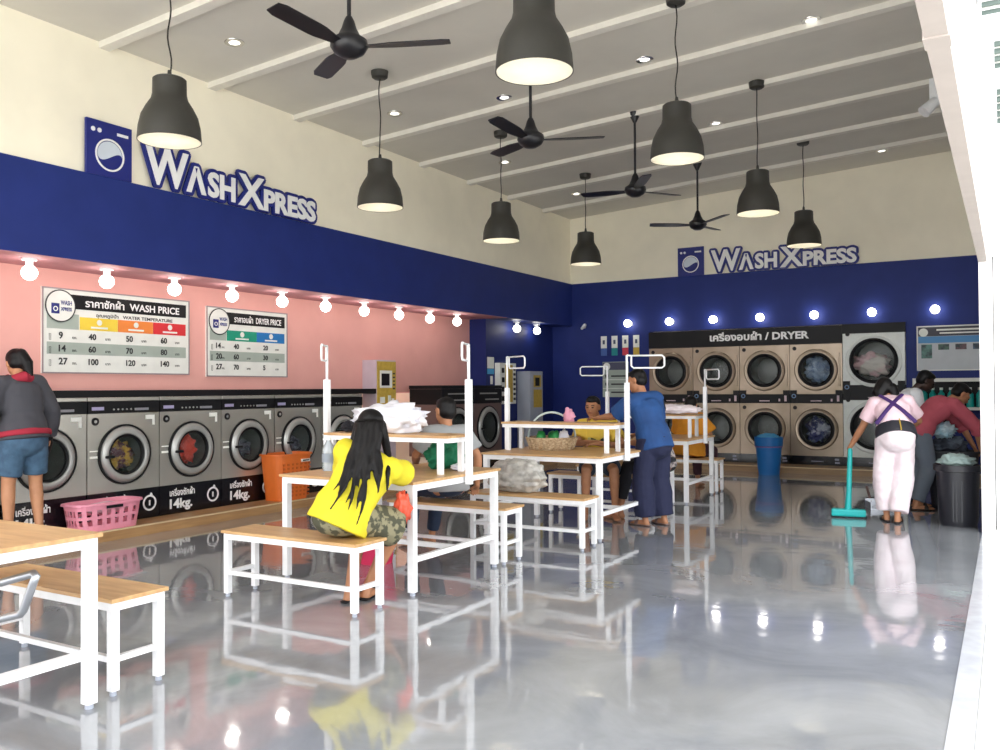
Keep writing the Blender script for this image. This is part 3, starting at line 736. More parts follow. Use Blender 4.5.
BL = [(-3.82, 2.49, 'wooden-topped white bench at the left edge behind the nearest table', 0), (-3.745, 3.985, 'wooden-topped bench the woman in yellow sits on', 0), (-3.73, 5.66, 'wooden-topped bench under the hand of the man in grey', 0),
      (-3.45, 6.42, 'long wooden-topped bench in front of the table with the wicker basket', 0), (-3.62, 8.22, 'bench behind the wicker-basket table where the boy in yellow sits', 0),
      (-3.73, 9.15, 'bench beside the standing man in blue, in front of the farthest table', 0), (-3.60, 10.62, 'farthest bench, where the person in orange sits', 0)]
b0 = None
for x, y, lb, r in BL:
    if b0 is None: b0 = bench(); b0.location = (x, y, 0); b0['label'] = lb; b0['group'] = 'white steel benches with wooden seats'
    else: dup(b0, (x, y, 0), r, lb, 'white steel benches with wooden seats')
def table(W, D, hutch=True, poles=(), py=0., hz=.265, pox=.036):
    """W along x, D along y, origin under the middle"""
    t = thing('folding_table', '', 'table'); H, q = .715, .045; a, b = W/2, D/2
    t.name = 'laundry_table'
    bm = B(); box(bm, -a-.015, a+.015, -b-.015, b+.015, H-.018, H, .003); obj('table_top', bm, M_wood, t)
    bm = B(); box(bm, -a+q, a-q, -b, -b+.035, H-.06, H-.019); box(bm, -a+q, a-q, b-.035, b, H-.06, H-.019)
    box(bm, -a, -a+.035, -b+q, b-q, H-.06, H-.019); box(bm, a-.035, a, -b+q, b-q, H-.06, H-.019); obj('table_frame', bm, M_white, t)
    for sx in (-1, 1):
        for sy in (-1, 1):
            cx, cy = sx*(a-q/2), sy*(b-q/2); bm = B(); box(bm, cx-q/2, cx+q/2, cy-q/2, cy+q/2, .02, H-.019); l = obj('leg', bm, M_white, t)
            bm = B(); lathe(bm, [(0, 0), (.018, 0), (.016, .02), (0, .02)], (cx, cy, 0), n=14); obj('foot_glide', bm, M_grey_cab, l)
    bm = B(); box(bm, -a+.006, -a+.036, -b+q, b-q, .205, .24); box(bm, a-.036, a-.006, -b+q, b-q, .205, .24); box(bm, -a+.036, a-.036, -.02, .015, .207, .238); obj('stretcher', bm, M_white, t)
    if hutch:
        e = H+hz; y0, y1 = py-.16, py+.13
        bm = B(); box(bm, -a-.01, a-.02, y0-.01, y1+.01, e-.018, e, .003); s = obj('shelf_board', bm, M_wood, t)
        bm = B(); box(bm, -a, a-.03, y0, y0+.025, e-.05, e-.019); box(bm, -a, a-.03, y1-.025, y1, e-.05, e-.019); box(bm, -a, -a+.025, y0+.025, y1-.025, e-.05, e-.019); box(bm, a-.055, a-.03, y0+.025, y1-.025, e-.05, e-.019); obj('shelf_frame', bm, M_white, s)
        for sx in (-a+.04, a-.12):
            for sy in (y0, y1-.035):
                bm = B(); box(bm, sx, sx+.035, sy, sy+.035, H+.0005, e-.051); obj('shelf_leg', bm, M_white, t)
    for (sx, zk, zt, ang) in poles:
        x = sx*(a+pox); py_ = py; py = py-.10 if (sx < 0 and py > .06) else py; bm = B(); box(bm, x-.019, x+.019, py-.019, py+.019, H-.07, zk); p = obj('pole', bm, M_white, t)
        bm = B(); tube(bm, [(x, py, zk), (x, py, zt)], .0105, 10)
        dx, dy = math.cos(ang), math.sin(ang); z0 = zt-.115; r = .02
        o = .04; e = .33
        pts = [(o, zt-.005), (e-r, zt-.005), (e, zt-.005-r), (e, z0+r), (e-r, z0), (o+r, z0), (o, z0+r), (o, zt-.005)]
        tube(bm, [(x, py, zt), (x+dx*o, py+dy*o, zt-.005)], .008, 8)
        tube(bm, [(x+dx*u, py+dy*u, z) for u, z in pts], .008, 8)
        obj('hanging_loop', bm, M_white, p, 3.2); py = py_
    return t
R = math.radians
t = table(1.10, 1.04, False); t.location = (-3.79, 1.735, 0); tag(t, 'nearest table at the left edge, no shelf, wooden top', 'table', 'white steel laundry tables')
t = table(1.11, 1.05, True, [(1, 1.36, 1.60, R(295)), (-1, 1.37, 1.62, R(305))], .075); t.location = (-3.775, 4.945, 0); tag(t, 'laundry table with shelf where the woman in yellow leans', 'table', 'white steel laundry tables')
t = table(1.16, 1.02, True, [(1, 1.34, 1.585, R(18)), (-1, 1.30, 1.60, R(330))], .0); t.location = (-3.55, 7.26, 0); tag(t, 'laundry table with shelf holding the wicker basket', 'table', 'white steel laundry tables')
t = table(1.15, 1.0, True, [(1, 1.30, 1.50, R(315)), (-1, 1.25, 1.56, R(200))], .05); t.location = (-3.64, 9.83, 0); tag(t, 'farthest laundry table with shelf, beside the person in orange', 'table', 'white steel laundry tables')
# steel tubular frame at the left edge
t = thing('tubular_chair', 'brushed steel tubular chair frame poking in at the left edge under the nearest table', 'chair', (-3.95, 2.05, 0), 0)
bm = B(); tube(bm, [(0, 0, .415), (.367, 0, .511), (.60, 0, .574), (.618, 0, .566), (.60, 0, .54), (.53, 0, .418), (.51, 0, .402), (.367, 0, .364), (0, 0, .25)], .0165, 10); obj('arm_frame', bm, M_tube, t, 3.2)
for y in (0, -.5):
    bm = B(); tube(bm, [(0, y, 0), (0, y, .43)], .0165, 10); obj('leg', bm, M_tube, t, 3.2)
bm = B(); tube(bm, [(0, -.48, .42), (0, -.017, .42)], .0165, 10); obj('seat_rail', bm, M_tube, t, 3.2)

# ------------------------------------------------------------------ people
V = Vector
def lerp(a, b, t): return V(a)*(1-t)+V(b)*t
def hand(bm, w, d, nrm, side, curl=.35, s=1.):
    """w wrist, d direction of the hand, nrm back-of-hand normal, side +1/-1 = where the thumb is"""
    d = V(d).normalized(); nrm = V(nrm); nrm = (nrm-d*nrm.dot(d)).normalized(); t = d.cross(nrm)*side
    w = V(w)
    loft(bm, [w-d*.02*s, w+d*.02*s, w+d*.055*s, w+d*.082*s], [(.021*s, .015*s), (.031*s, .015*s), (.036*s, .014*s), (.034*s, .010*s)], side=t, n=12)
    for i, (o, ln) in enumerate(((.030, .066), (.0105, .076), (-.0095, .070), (-.029, .054))):
        b = w+d*.078*s+t*o*s; ln *= s
        a1, a2, a3 = curl, curl*2.1, curl*2.9
        fan_ = t*(o*.35)
        p1 = b+(d*math.cos(a1)-nrm*math.sin(a1)+fan_)*ln*.45
        p2 = p1+(d*math.cos(a2)-nrm*math.sin(a2)+fan_)*ln*.32
        p3 = p2+(d*math.cos(a3)-nrm*math.sin(a3)+fan_)*ln*.23
        loft(bm, [b-d*.012*s, b, p1, p2, p3], [.0085*s, .0088*s, .0082*s, .0075*s, .0062*s], n=8)
    b = w+d*.022*s+t*.024*s
    p1 = b+(d*.6+t*.75-nrm*.2).normalized()*.034*s; p2 = p1+(d*.9+t*.35-nrm*.35).normalized()*.028*s
    loft(bm, [b, p1, p2], [.013*s, .0095*s, .0075*s], n=8)
def person(label, loc, yaw, J, skin, parts, s=1., group=None, face=True, hands=(.35, .35), foot_dir=None, shoe=None):
    """J holds joints in the local frame (x right, y forward, z up)"""
    g = {k: ([V(q) for q in v] if isinstance(v, list) else V(v)) for k, v in J.items()}
    up = (g['neck']-g['pel']).normalized()
    ax = V(J.get('ax', (1, 0, 0))); ax = (ax-up*ax.dot(up)).normalized(); fw = up.cross(ax)  # forward of the chest
    hx = V(J.get('hx', (1, 0, 0))).normalized()
    if 'sh' not in g: g['sh'] = [g['neck']-up*.045*s-ax*.155*s, g['neck']-up*.045*s+ax*.155*s]
    if 'hp' not in g: g['hp'] = [g['pel']-hx*.085*s, g['pel']+hx*.085*s]
    che = lerp(g['pel'], g['neck'], .70)+fw*.005; wai = lerp(g['pel'], g['neck'], .34)
    if 'wai' in g: wai = g['wai']
    if 'che' in g: che = g['che']
    f = V(J['face']).normalized(); hu = V(J.get('hup', (0, 0, 1))); hu = (hu-f*hu.dot(f)).normalized(); hr = f.cross(hu)
    hd = g['head']; hs = s*J.get('hs', 1.)
    RM = Matrix((hr, f, hu)).transposed()
    H = lambda x, y, z: hd+RM @ V((x*hs, y*hs, z*hs))
    bm = B()
    loft(bm, [g['pel']-up*(.05 if g['pel'].z > .6 else -.0)*s, g['pel']+up*.03*s, wai, che, lerp(che, g['neck'], .7), g['neck']], [(.13*s, .10*s), (.145*s, .105*s), (.12*s, .09*s), (.145*s, .105*s), (.11*s, .075*s), (.055*s, .05*s)], side=ax, n=20)
    loft(bm, [g['sh'][0], g['neck']-up*.035*s, g['sh'][1]], [.052*s, .06*s, .052*s], n=14)
    loft(bm, [g['neck']-up*.03*s, lerp(g['neck'], hd, .5)-f*.008*s, H(0, -.015, -.05)], [.052*s, .047*s, .05*s], n=14)
    # head: skull, face, jaw, chin, nose, brow, ears
    ell(bm, H(0, -.018, .025), (.074*hs, .09*hs, .085*hs), RM, 24)
    ell(bm, H(0, .018, -.018), (.064*hs, .070*hs, .088*hs), RM, 24)
    ell(bm, H(0, .045, -.075), (.036*hs, .036*hs, .03*hs), RM, 16)
    ell(bm, H(0, .062, .02), (.055*hs, .028*hs, .022*hs), RM, 16)
    loft(bm, [H(0, .082, .012), H(0, .098, -.022)], [.009*hs, .015*hs], n=10)
    ell(bm, H(0, .080, -.05), (.022*hs, .014*hs, .011*hs), RM, 12)
    for q in (-1, 1): ell(bm, H(q*.074, -.012, -.005), (.010*hs, .020*hs, .031*hs), RM, 12)
    for i in (0, 1):
        sh, e, w = g['sh'][i], g['el'][i], g['wr'][i]
        loft(bm, [sh, lerp(sh, e, .35), lerp(sh, e, .8), e, lerp(e, w, .25), lerp(e, w, .7), w], [.050*s, .045*s, .038*s, .036*s, .038*s, .028*s, .022*s], n=14)
        hdv = (w-e).normalized()
        if 'hd' in J: hdv = V(J['hd'][i]).normalized()
        nv = V(J['hn'][i]) if 'hn' in J else fw
        hand(bm, w, hdv, nv, J.get('th', (1, -1))[i], hands[i], s*.95)
        hp, k, a = g['hp'][i], g['kn'][i], g['an'][i]
        loft(bm, [hp, lerp(hp, k, .3), lerp(hp, k, .75), k, lerp(k, a, .28), lerp(k, a, .7), a], [.084*s, .078*s, .060*s, .052*s, .052*s, .038*s, .030*s], n=16)
        fd = V(foot_dir[i]) if foot_dir else V((.12*(1 if i else -1), 1, 0))
        fd.z = 0; fd.normalize(); fl = .16*s
        tz = V((0, 0, -1))*(a.z-J.get('fz', .0)-.022)
        if abs(tz.z) > .12: tz = V((0, 0, -.055))
        sd = fd.cross(V((0, 0, 1)))
        loft(bm, [a-fd*.025*s+tz, a+fd*.05*s+tz*.9, a+fd*.12*s+tz, a+fd*fl+tz*1.05], [(.028*s, .028*s), (.034*s, .03*s), (.042*s, .02*s), (.034*s, .014*s)], side=sd, n=12)
        loft(bm, [a, a-fd*.015*s+tz*.8], [.03*s, .03*s], n=12)
    root = remesh('person', bm, skin, None, .0066*max(s, .9), 4)
    root.location = loc; root.rotation_euler = (0, 0, yaw)
    tag(root, label, 'person', group)
    if shoe is not None:
        for i in (0, 1):
            a = g['an'][i]; fd = V(foot_dir[i]) if foot_dir else V((.12*(1 if i else -1), 1, 0)); fd.z = 0; fd.normalize(); sd = fd.cross(V((0, 0, 1)))
            b = V((a.x, a.y, a.z-.072 if a.z > .1 else .01)); bm = B()
            loft(bm, [b-fd*.06*s, b+fd*.0, b+fd*.09*s, b+fd*.17*s, b+fd*.195*s], [(.030*s, .008), (.036*s, .009), (.046*s, .009), (.040*s, .009), (.024*s, .008)], side=sd, n=16)
            c = b+fd*.085*s
            loft(bm, [c-sd*.043*s, c-sd*.030*s+V((0, 0, .028)), c+V((0, 0, .042)), c+sd*.030*s+V((0, 0, .028)), c+sd*.043*s], [(.022, .005)]*5, side=fd, n=10)
            obj('sandal', bm, shoe, root, 3.2)
    off = .011*s
    for pt in parts:
        kind = pt[0]; m = pt[1]; o = pt[2] if len(pt) > 2 else {}
        bm = B(); amp = o.get('amp', .006); vx = o.get('vox', .009); ex = off+o.get('loose', 0.)
        if kind == 'shirt':
            lo = o.get('lo', -.04)
            loft(bm, [g['pel']+up*lo*s, lerp(g['pel'], wai, .6), wai, che, lerp(che, g['neck'], .62), g['neck']-up*.02*s], [(.15*s+ex*1.3, .115*s+ex*1.3), (.142*s+ex*1.3, .11*s+ex), (.13*s+ex, .095*s+ex), (.15*s+ex, .11*s+ex), (.12*s+ex, .085*s+ex), (.068*s, .06*s)], side=ax, n=22, round_caps=False)
            loft(bm, [g['sh'][0], g['neck']-up*.04*s, g['sh'][1]], [.055*s+ex*.8, .062*s+ex*.5, .055*s+ex*.8], n=14)
            sl = o.get('sleeve', .55)
            for i in (0, 1):
                sh, e, w = g['sh'][i], g['el'][i], g['wr'][i]
                if sl <= 1: P = [sh, lerp(sh, e, sl*.5), lerp(sh, e, sl)]; Rr = [.058*s+ex*.6, .055*s+ex*.8, .053*s+ex]
                else: P = [sh, lerp(sh, e, .6), e, lerp(e, w, (sl-1)*.6), lerp(e, w, sl-1)]; Rr = [.058*s+ex*.6, .05*s+ex, .045*s+ex, .042*s+ex, .032*s+ex]
                loft(bm, P, Rr, n=16, round_caps=False)
        elif kind == 'trousers':
            sit = g['pel'].z < .6; hi = o.get('hi', .10 if sit else .02); L = o.get('len', 1.9); fl = o.get('flare', 0.)
            loft(bm, [g['pel']+up*hi*s, g['pel']+up*(.0 if hi < .05 else .02)*s, g['pel']-up*.06*s][:2 if sit else 3], [(.142*s+ex, .105*s+ex), (.158*s+ex, .118*s+ex), (.145*s+ex, .11*s+ex)][:2 if sit else 3], side=hx, n=22, round_caps=False)
            ell(bm, g['pel']+up*(.0 if sit else -.06)*s, (.145*s+ex, .115*s+ex, (.085 if sit else .105)*s+ex), None, 20)
            if not sit:
              for i in (0, 1): ell(bm, g['hp'][i]*.92+g['pel']*.08-up*.02*s, (.080*s+ex,)*3, None, 18)
            for i in (0, 1):
                hp, k, a = g['hp'][i], g['kn'][i], g['an'][i]
                if L <= 1: P = [hp, lerp(hp, k, L*.5), lerp(hp, k, L)]; Rr = [.09*s+ex*.5, .083*s+ex, .074*s+ex+fl]
                else: P = [hp, lerp(hp, k, .5), k, lerp(k, a, (L-1)*.4), lerp(k, a, L-1)]; Rr = [.09*s+ex*.5, .076*s+ex, .059*s+ex+fl*.5, .058*s+ex+fl, .044*s+ex+fl]
                loft(bm, P, Rr, n=16, round_caps=False)
        elif kind == 'hair':
            ell(bm, H(0, -.030, .042), (.080*hs, .088*hs, .080*hs), RM, 24)
            ell(bm, H(0, -.045, .0), (.078*hs, .068*hs, .075*hs), RM, 20)
            ell(bm, H(0, .02, .078), (.060*hs, .055*hs, .035*hs), RM, 16)
            for st in o.get('strands', []):
                pts, rr = st; loft(bm, pts, rr, n=8)
            amp = o.get('amp', .004)
        elif kind == 'raw':
            o['fn'](bm, g, H, up, ax, fw)
        remesh(o.get('name', kind), bm, m, root, vx, o.get('smooth', 4), amp, o.get('fr', 9.), seed=len(label), label=o.get('label'))
    if face:
        for q in (-1, 1):
            bm = B(); ell(bm, H(q*.028, .0835, .006), (.0125*hs, .006*hs, .006*hs), RM, 12); obj('eye', bm, M_eye, root, 3.2)
            bm = B(); loft(bm, [H(q*.014, .090, .026), H(q*.028, .089, .031), H(q*.045, .080, .026)], [.0035*hs, .004*hs, .003*hs], n=8); obj('eyebrow', bm, M_hair, root, 3.2)
        bm = B(); loft(bm, [H(-.022, .087, -.050), H(0, .095, -.048), H(.022, .087, -.050)], [.004*hs, .006*hs, .004*hs], n=8); obj('mouth', bm, M_lip, root, 3.2)
    return root
def shoes(m, h=.03, kind='sandal'):
    def fn(bm, g, H, up, ax, fw): pass
    return fn
def sandals(root_parts=None): pass
M_hood = mat('hoodie_charcoal', '45454C', .85); M_hoodr = mat('hoodie_red_trim', 'A3263A', .85)
M_denim = mat('denim', '46647E', .85, col2='38526B', scale=18)
M_yt = mat('tee_yellow', 'DFD02E', .8, col2='D6C728', scale=6)
M_camo = mat('camouflage', '4A4A3A', .85, col2='8A8468', scale=22, contrast=(.47, .53))
M_gt = mat('tee_grey', '9A9C9E', .85); M_jean = mat('jeans_navy', '222F45', .85)
M_yt2 = mat('tee_sunny', 'EDC94F', .8); M_shn = mat('shorts_slate', '2C3442', .85)
M_bs = mat('shirt_blue', '1F4C86', .8, col2='1A4075', scale=6); M_nt = mat('trousers_navy', '1C2140', .85)
M_or = mat('shirt_orange', 'DC9222', .8); M_mar = mat('maroon_cloth', '3E1E2C', .8)
M_pt = mat('tee_pale_pink', 'F3D3DC', .8); M_wp = mat('trousers_white_pink', 'EFE4E8', .85, col2='E3D2D8', scale=9)
M_pur = mat('strap_purple', '3F1F63', .7); M_belt = mat('belt_dark', '24242E', .6)
M_wt = mat('tee_white', 'E8EDF2', .8); M_rt = mat('tee_coral', 'B2515F', .8); M_gj = mat('trousers_grey', '68727E', .85)
M_plaid = mat('shirt_plaid', '5A5356', .85, col2='A39A96', scale=26, contrast=(.46, .54)); M_bt = mat('trousers_black', '17181F', .85)
M_sand = mat('sandal_dark', '1E191A', .5)

def stand_joints(h=.93):
    return dict(pel=(0, 0, .88*h), neck=(0, 0, 1.38*h), head=(0, .02*h, 1.53*h), face=(0, 1, 0), el=[(-.22*h, 0, 1.1*h), (.22*h, 0, 1.1*h)], wr=[(-.24*h, .05*h, .87*h), (.24*h, .05*h, .87*h)],
                kn=[(-.1*h, .02, .47*h), (.1*h, .02, .47*h)], an=[(-.1*h, 0, .075*h), (.1*h, 0, .075*h)])
# yaw: 0 faces +y, pi/2 faces -x
# 1 person in hoodie facing the washers
J = dict(pel=(0, -.02, .86), neck=(-.0, .06, 1.305), head=(.02, .13, 1.425), face=(.15, .9, -.45), hup=(0, .4, .9), el=[(-.25, .04, 1.06), (.25, .03, 1.05)], wr=[(-.24, .12, .84), (.27, .10, .83)],
         kn=[(-.10, .03, .47), (.11, .01, .47)], an=[(-.115, 0, .085), (.12, -.03, .085)], hn=[(-1, .0, 0), (1, .0, 0)], th=(-1, 1))
def hood(bm, g, H, up, ax, fw):
    loft(bm, [g['neck']-up*.02-ax*.11-fw*.02, g['neck']+up*.005-fw*.075, g['neck']-up*.02+ax*.11-fw*.02], [.035, .045, .035], n=12)
    loft(bm, [g['neck']-up*.01+ax*.11-fw*.02, g['neck']+up*.02+fw*.03+ax*.07], [.03, .025], n=12); loft(bm, [g['neck']-up*.01-ax*.11-fw*.02, g['neck']+up*.02+fw*.03-ax*.07], [.03, .025], n=12)
def hem(bm, g, H, up, ax, fw):
    p = g['pel']+up*.015; loft(bm, [p-up*.03, p+up*.015], [(.205, .168), (.205, .168)], side=ax, n=24, round_caps=False)
def gloves(bm, g, H, up, ax, fw):
    for i in (1,):
        d = (g['wr'][i]-g['el'][i]).normalized(); loft(bm, [g['wr'][i]-d*.03, g['wr'][i]+d*.05, g['wr'][i]+d*.15], [.036, .046, .034], n=12)
person('person in dark grey hoodie with red trim and denim shorts facing the washers', (-6.78, 4.06, .091), PI/2, J, M_skin2,
       [('shirt', M_hood, dict(sleeve=1.95, loose=.022, name='hoodie', amp=.010, fr=6)), ('raw', M_hoodr, dict(fn=hood, name='hood', amp=.006)), ('raw', M_hoodr, dict(fn=hem, name='hoodie_hem', amp=.005, fr=6)),
        ('trousers', M_denim, dict(len=.82, loose=.006, name='shorts', hi=.06)), ('hair', M_hair, dict(strands=[([(.02, .06, 1.50), (.045, .02, 1.43), (.05, -.0, 1.34)], [.05, .05, .03])])), ('raw', M_black, dict(fn=gloves, name='glove', amp=.003))],
       .97, face=False)
# 2 woman in yellow on the bench
J = dict(pel=(0, 0, .535), wai=(.05, .02, .65), che=(.13, .09, .79), neck=(.17, .14, .90), head=(.155, .205, 1.045), face=(-.1, .85, -.5), hup=(0, .45, .9), ax=(1, 0, -.10), hx=(1, -.1, 0),
         el=[(-.03, .40, .765), (.37, .27, .765)], wr=[(.12, .50, .76), (.24, .46, .77)], hd=[(1, .1, 0), (-.9, .3, .1)], hn=[(0, 0, 1), (0, 0, 1)],
         kn=[(.08, .40, .50), (.31, .23, .44)], an=[(.03, .16, .075), (.13, .22, .075)])
st = []
random.seed(11)
for i in range(17):
    u = (i-8)/8.; ln = random.uniform(.34, .56)*(1-.15*abs(u)); sw = random.uniform(-.03, .03)
    pts = []
    for k in range(9):
        v = k/8; z = 1.085-ln*v
        yb = .13-.17*((1.085-z)/.30) if z > .785 else -.04-.10*(.785-z)/.16
        pts.append((.155+u*.062+(u*.075-.05)*v*v+sw*v+.012*math.sin(v*9+i*1.7), yb-.022-.012*(i % 2), z))
    st.append((pts, [.026, .027, .024, .020, .017, .014, .012, .009, .005]))
for q in (-1, 1): st.append(([(.155+q*.07, .18, 1.08), (.155+q*.095, .16, .98), (.155+q*.12, .10, .88), (.15+q*.13, .02, .80), (.14+q*.14, -.03, .70)], [.03, .03, .024, .016, .006]))
person('woman in bright yellow t-shirt with long black hair leaning on the laundry table', (-3.43, 3.98, 0), R(32), J, M_skin,
       [('shirt', M_yt, dict(sleeve=.80, loose=.020, name='tshirt', lo=-.06, amp=.010, fr=7)), ('trousers', M_camo, dict(len=.90, loose=.014, name='shorts', flare=.03)),
        ('hair', M_hair, dict(strands=st, vox=.006, smooth=2))], 1.0, face=False, foot_dir=[(.5, 1, 0), (.3, 1, 0)], shoe=M_black)
# 3 man in grey beside the second table
J = dict(pel=(0, 0, .535), neck=(0, .02, .985), head=(0, .055, 1.115), face=(-.1, 1, -.12), el=[(-.22, .12, .78), (.235, -.06, .76)], wr=[(-.12, .34, .66), (.25, -.02, .52)], hd=[(.6, .6, 0), (.15, .5, -.25)], hn=[(0, 0, 1), (0, .1, 1)],
         kn=[(-.12, .40, .49), (.12, .39, .48)], an=[(-.13, .40, .08), (.10, .48, .08)])
person('seated man in grey t-shirt with one hand on the bench, looking at the washers', (-3.81, 5.70, 0), R(62), J, M_skin,
       [('shirt', M_gt, dict(sleeve=.75, loose=.016, name='tshirt', amp=.008, fr=7)), ('trousers', M_jean, dict(len=1.9, name='trousers')), ('hair', M_hair, {})], .95)
# 4 boy in yellow facing the camera
J = dict(pel=(0, 0, .535), neck=(.02, .11, .965), head=(.06, .15, 1.10), face=(.35, 1, -.12), el=[(-.235, .24, .72), (.22, .20, .74)], wr=[(.02, .40, .745), (.0, .38, .76)], hd=[(1, .2, 0), (-1, .3, 0)], hn=[(0, 0, 1), (0, 0, 1)],
         kn=[(-.14, .40, .49), (.13, .39, .49)], an=[(-.15, .36, .08), (.14, .34, .08)])
def print_(bm, g, H, up, ax, fw):
    c = lerp(g['pel'], g['neck'], .60)+fw*.108; loft(bm, [c-ax*.085, c+ax*.085], [(.02, .045), (.02, .045)], side=fw, n=12)
person('boy in yellow t-shirt sitting behind the wicker basket table, facing the camera', (-3.63, 8.20, 0), R(205), J, M_skin,
       [('shirt', M_yt2, dict(sleeve=.7, loose=.012, name='tshirt', amp=.006)), ('trousers', M_shn, dict(len=.8, loose=.01, name='shorts')), ('hair', M_hair, {}), ('raw', mat('tee_print', '2C332E', .8, col2='B9B070', scale=22, contrast=(.47, .53)), dict(fn=print_, name='shirt_print', amp=.0))], .95)
# 5 person in plaid behind the man in blue
J = dict(pel=(0, 0, .535), neck=(0, .06, .95), head=(0, .09, 1.08), face=(0, 1, -.3), el=[(-.22, .14, .74), (.22, .14, .74)], wr=[(-.10, .36, .75), (.10, .36, .74)], hd=[(.3, 1, 0), (-.3, 1, 0)], hn=[(0, 0, 1), (0, 0, 1)],
         kn=[(-.10, .36, .50), (.10, .38, .50)], an=[(-.10, .44, .09), (.11, .50, .085)])
person('person in plaid shirt and black trousers seated, mostly hidden behind the man in blue', (-2.96, 8.30, 0), R(110), J, M_skin,
       [('shirt', M_plaid, dict(sleeve=1.4, name='shirt')), ('trousers', M_bt, dict(len=1.75, name='trousers')), ('hair', M_hair, {})], .95)
# 6 man in blue standing
J = dict(pel=(.02, 0, .80), neck=(-.0, .13, 1.22), che=(.01, .10, 1.08), head=(-.02, .20, 1.355), face=(-.45, .85, -.35), hup=(0, .3, .95), el=[(-.20, .32, 1.02), (.21, .16, .96)], wr=[(-.22, .55, 1.0), (.16, .36, .84)], hd=[(-.3, 1, 0), (-.3, 1, -.2)], hn=[(0, 0, 1), (.3, 0, 1)],
         kn=[(-.10, .03, .44), (.10, .03, .43)], an=[(-.10, 0, .075), (.10, -.04, .075)])
person('standing man in blue shirt and navy trousers leaning on the shelf table', (-2.90, 7.80, 0), R(62), J, M_skin,
       [('shirt', M_bs, dict(sleeve=.85, loose=.022, name='shirt', lo=-.10, amp=.009, fr=6)), ('trousers', M_nt, dict(len=1.97, loose=.018, name='trousers', flare=.024, amp=.008)), ('hair', M_hair, {})], .97, shoe=M_brown)
# 7 person in orange at the far table
J = dict(pel=(0, 0, .535), neck=(0, .04, .93), head=(0, .07, 1.06), face=(-.2, 1, -.35), el=[(-.22, .12, .72), (.22, .12, .72)], wr=[(-.12, .34, .64), (.12, .34, .64)],
         kn=[(-.12, .38, .48), (.12, .38, .48)], an=[(-.12, .40, .08), (.12, .40, .08)])
person('person in loose orange shirt seated at the farthest table, back turned', (-3.47, 10.62, 0), R(-14), J, M_skin,
       [('shirt', M_or, dict(sleeve=.9, loose=.045, name='shirt', lo=-.10, amp=.012)), ('trousers', M_mar, dict(len=1.8, name='trousers')), ('hair', M_hair, {})], .97)
# 8 woman mopping
J = dict(pel=(.02, -.03, .83), neck=(-.02, .20, 1.17), che=(.0, .13, 1.06), wai=(.01, .02, .95), head=(-.07, .30, 1.26), face=(-.1, .8, -.6), hup=(0, .6, .8), ax=(1, 0, -.08),
         el=[(-.27, .20, .90), (.24, .34, .95)], wr=[(-.40, .24, .67), (.12, .50, .86)], hd=[(-.15, .3, -1), (-.4, .6, -.3)], hn=[(-1, .2, 0), (0, 0, 1)],
         kn=[(-.10, .03, .45), (.08, .02, .46)], an=[(-.07, .0, .08), (.02, -.10, .08)])
def straps(bm, g, H, up, ax, fw):
    bt, tp = g['pel']+up*.07, g['neck']-up*.01
    for q in (-1, 1):
        pts = []
        for k in range(7):
            u = k/6; x = q*(.17-.27*u); p = lerp(bt, tp, u)+ax*x-fw*(.128+.020*math.sin(PI*u)-.045*u*u-.02*(1-u)**2); pts.append(p)
        loft(bm, pts, [(.021, .010)]*7, side=ax, n=10)
def belt(bm, g, H, up, ax, fw):
    loft(bm, [g['pel']-up*.035, g['pel']+up*.03, g['pel']+up*.085], [(.186, .150), (.184, .146), (.174, .140)], side=ax, n=24, round_caps=False)
def zipf(bm, g, H, up, ax, fw):
    loft(bm, [g['pel']-up*.035-fw*.150+ax*.03, g['pel']+up*.09-fw*.142+ax*.03], [(.006, .008), (.006, .008)], side=ax, n=8)
person('person in pale pink t-shirt and white trousers mopping, purple straps crossed on the back', (-.95, 9.08, 0), R(8), J, M_skin,
       [('shirt', M_pt, dict(sleeve=.75, loose=.014, name='tshirt', lo=.09, amp=.007)), ('trousers', M_wp, dict(len=1.93, loose=.014, name='trousers', hi=-.01, flare=.022, amp=.012, fr=8)),
        ('raw', M_belt, dict(fn=belt, name='waist_belt', amp=.003)), ('raw', M_pur, dict(fn=straps, name='strap', amp=0., vox=.005, smooth=2)), ('raw', M_yel, dict(fn=zipf, name='zip', amp=0, vox=.004, smooth=1)),
        ('hair', M_hair, dict(strands=[([(-.07, .25, 1.30), (-.12, .20, 1.22), (-.11, .17, 1.17)], [.085, .07, .035]), ([(.0, .22, 1.27), (.03, .18, 1.20)], [.06, .03])]))], .95, face=False, shoe=M_sand)
# 9 man in white t-shirt
J = dict(pel=(0, 0, .82), neck=(0, .20, 1.235), head=(.0, .33, 1.345), face=(0, .85, -.5), hup=(0, .5, .85), el=[(-.19, .26, 1.0), (.20, .20, .97)], wr=[(-.15, .46, .88), (.14, .42, .84)],
         kn=[(-.1, .03, .45), (.1, .03, .45)], an=[(-.1, 0, .08), (.1, 0, .08)])
person('man in white t-shirt looking down, next to the instruction board', (-1.10, 10.66, 0), R(-70), J, M_skin3,
       [('shirt', M_wt, dict(sleeve=.7, loose=.018, name='tshirt', amp=.008)), ('trousers', M_pur, dict(len=1.3, loose=.01, name='trousers')), ('hair', M_hair, dict(amp=.002))], .98)
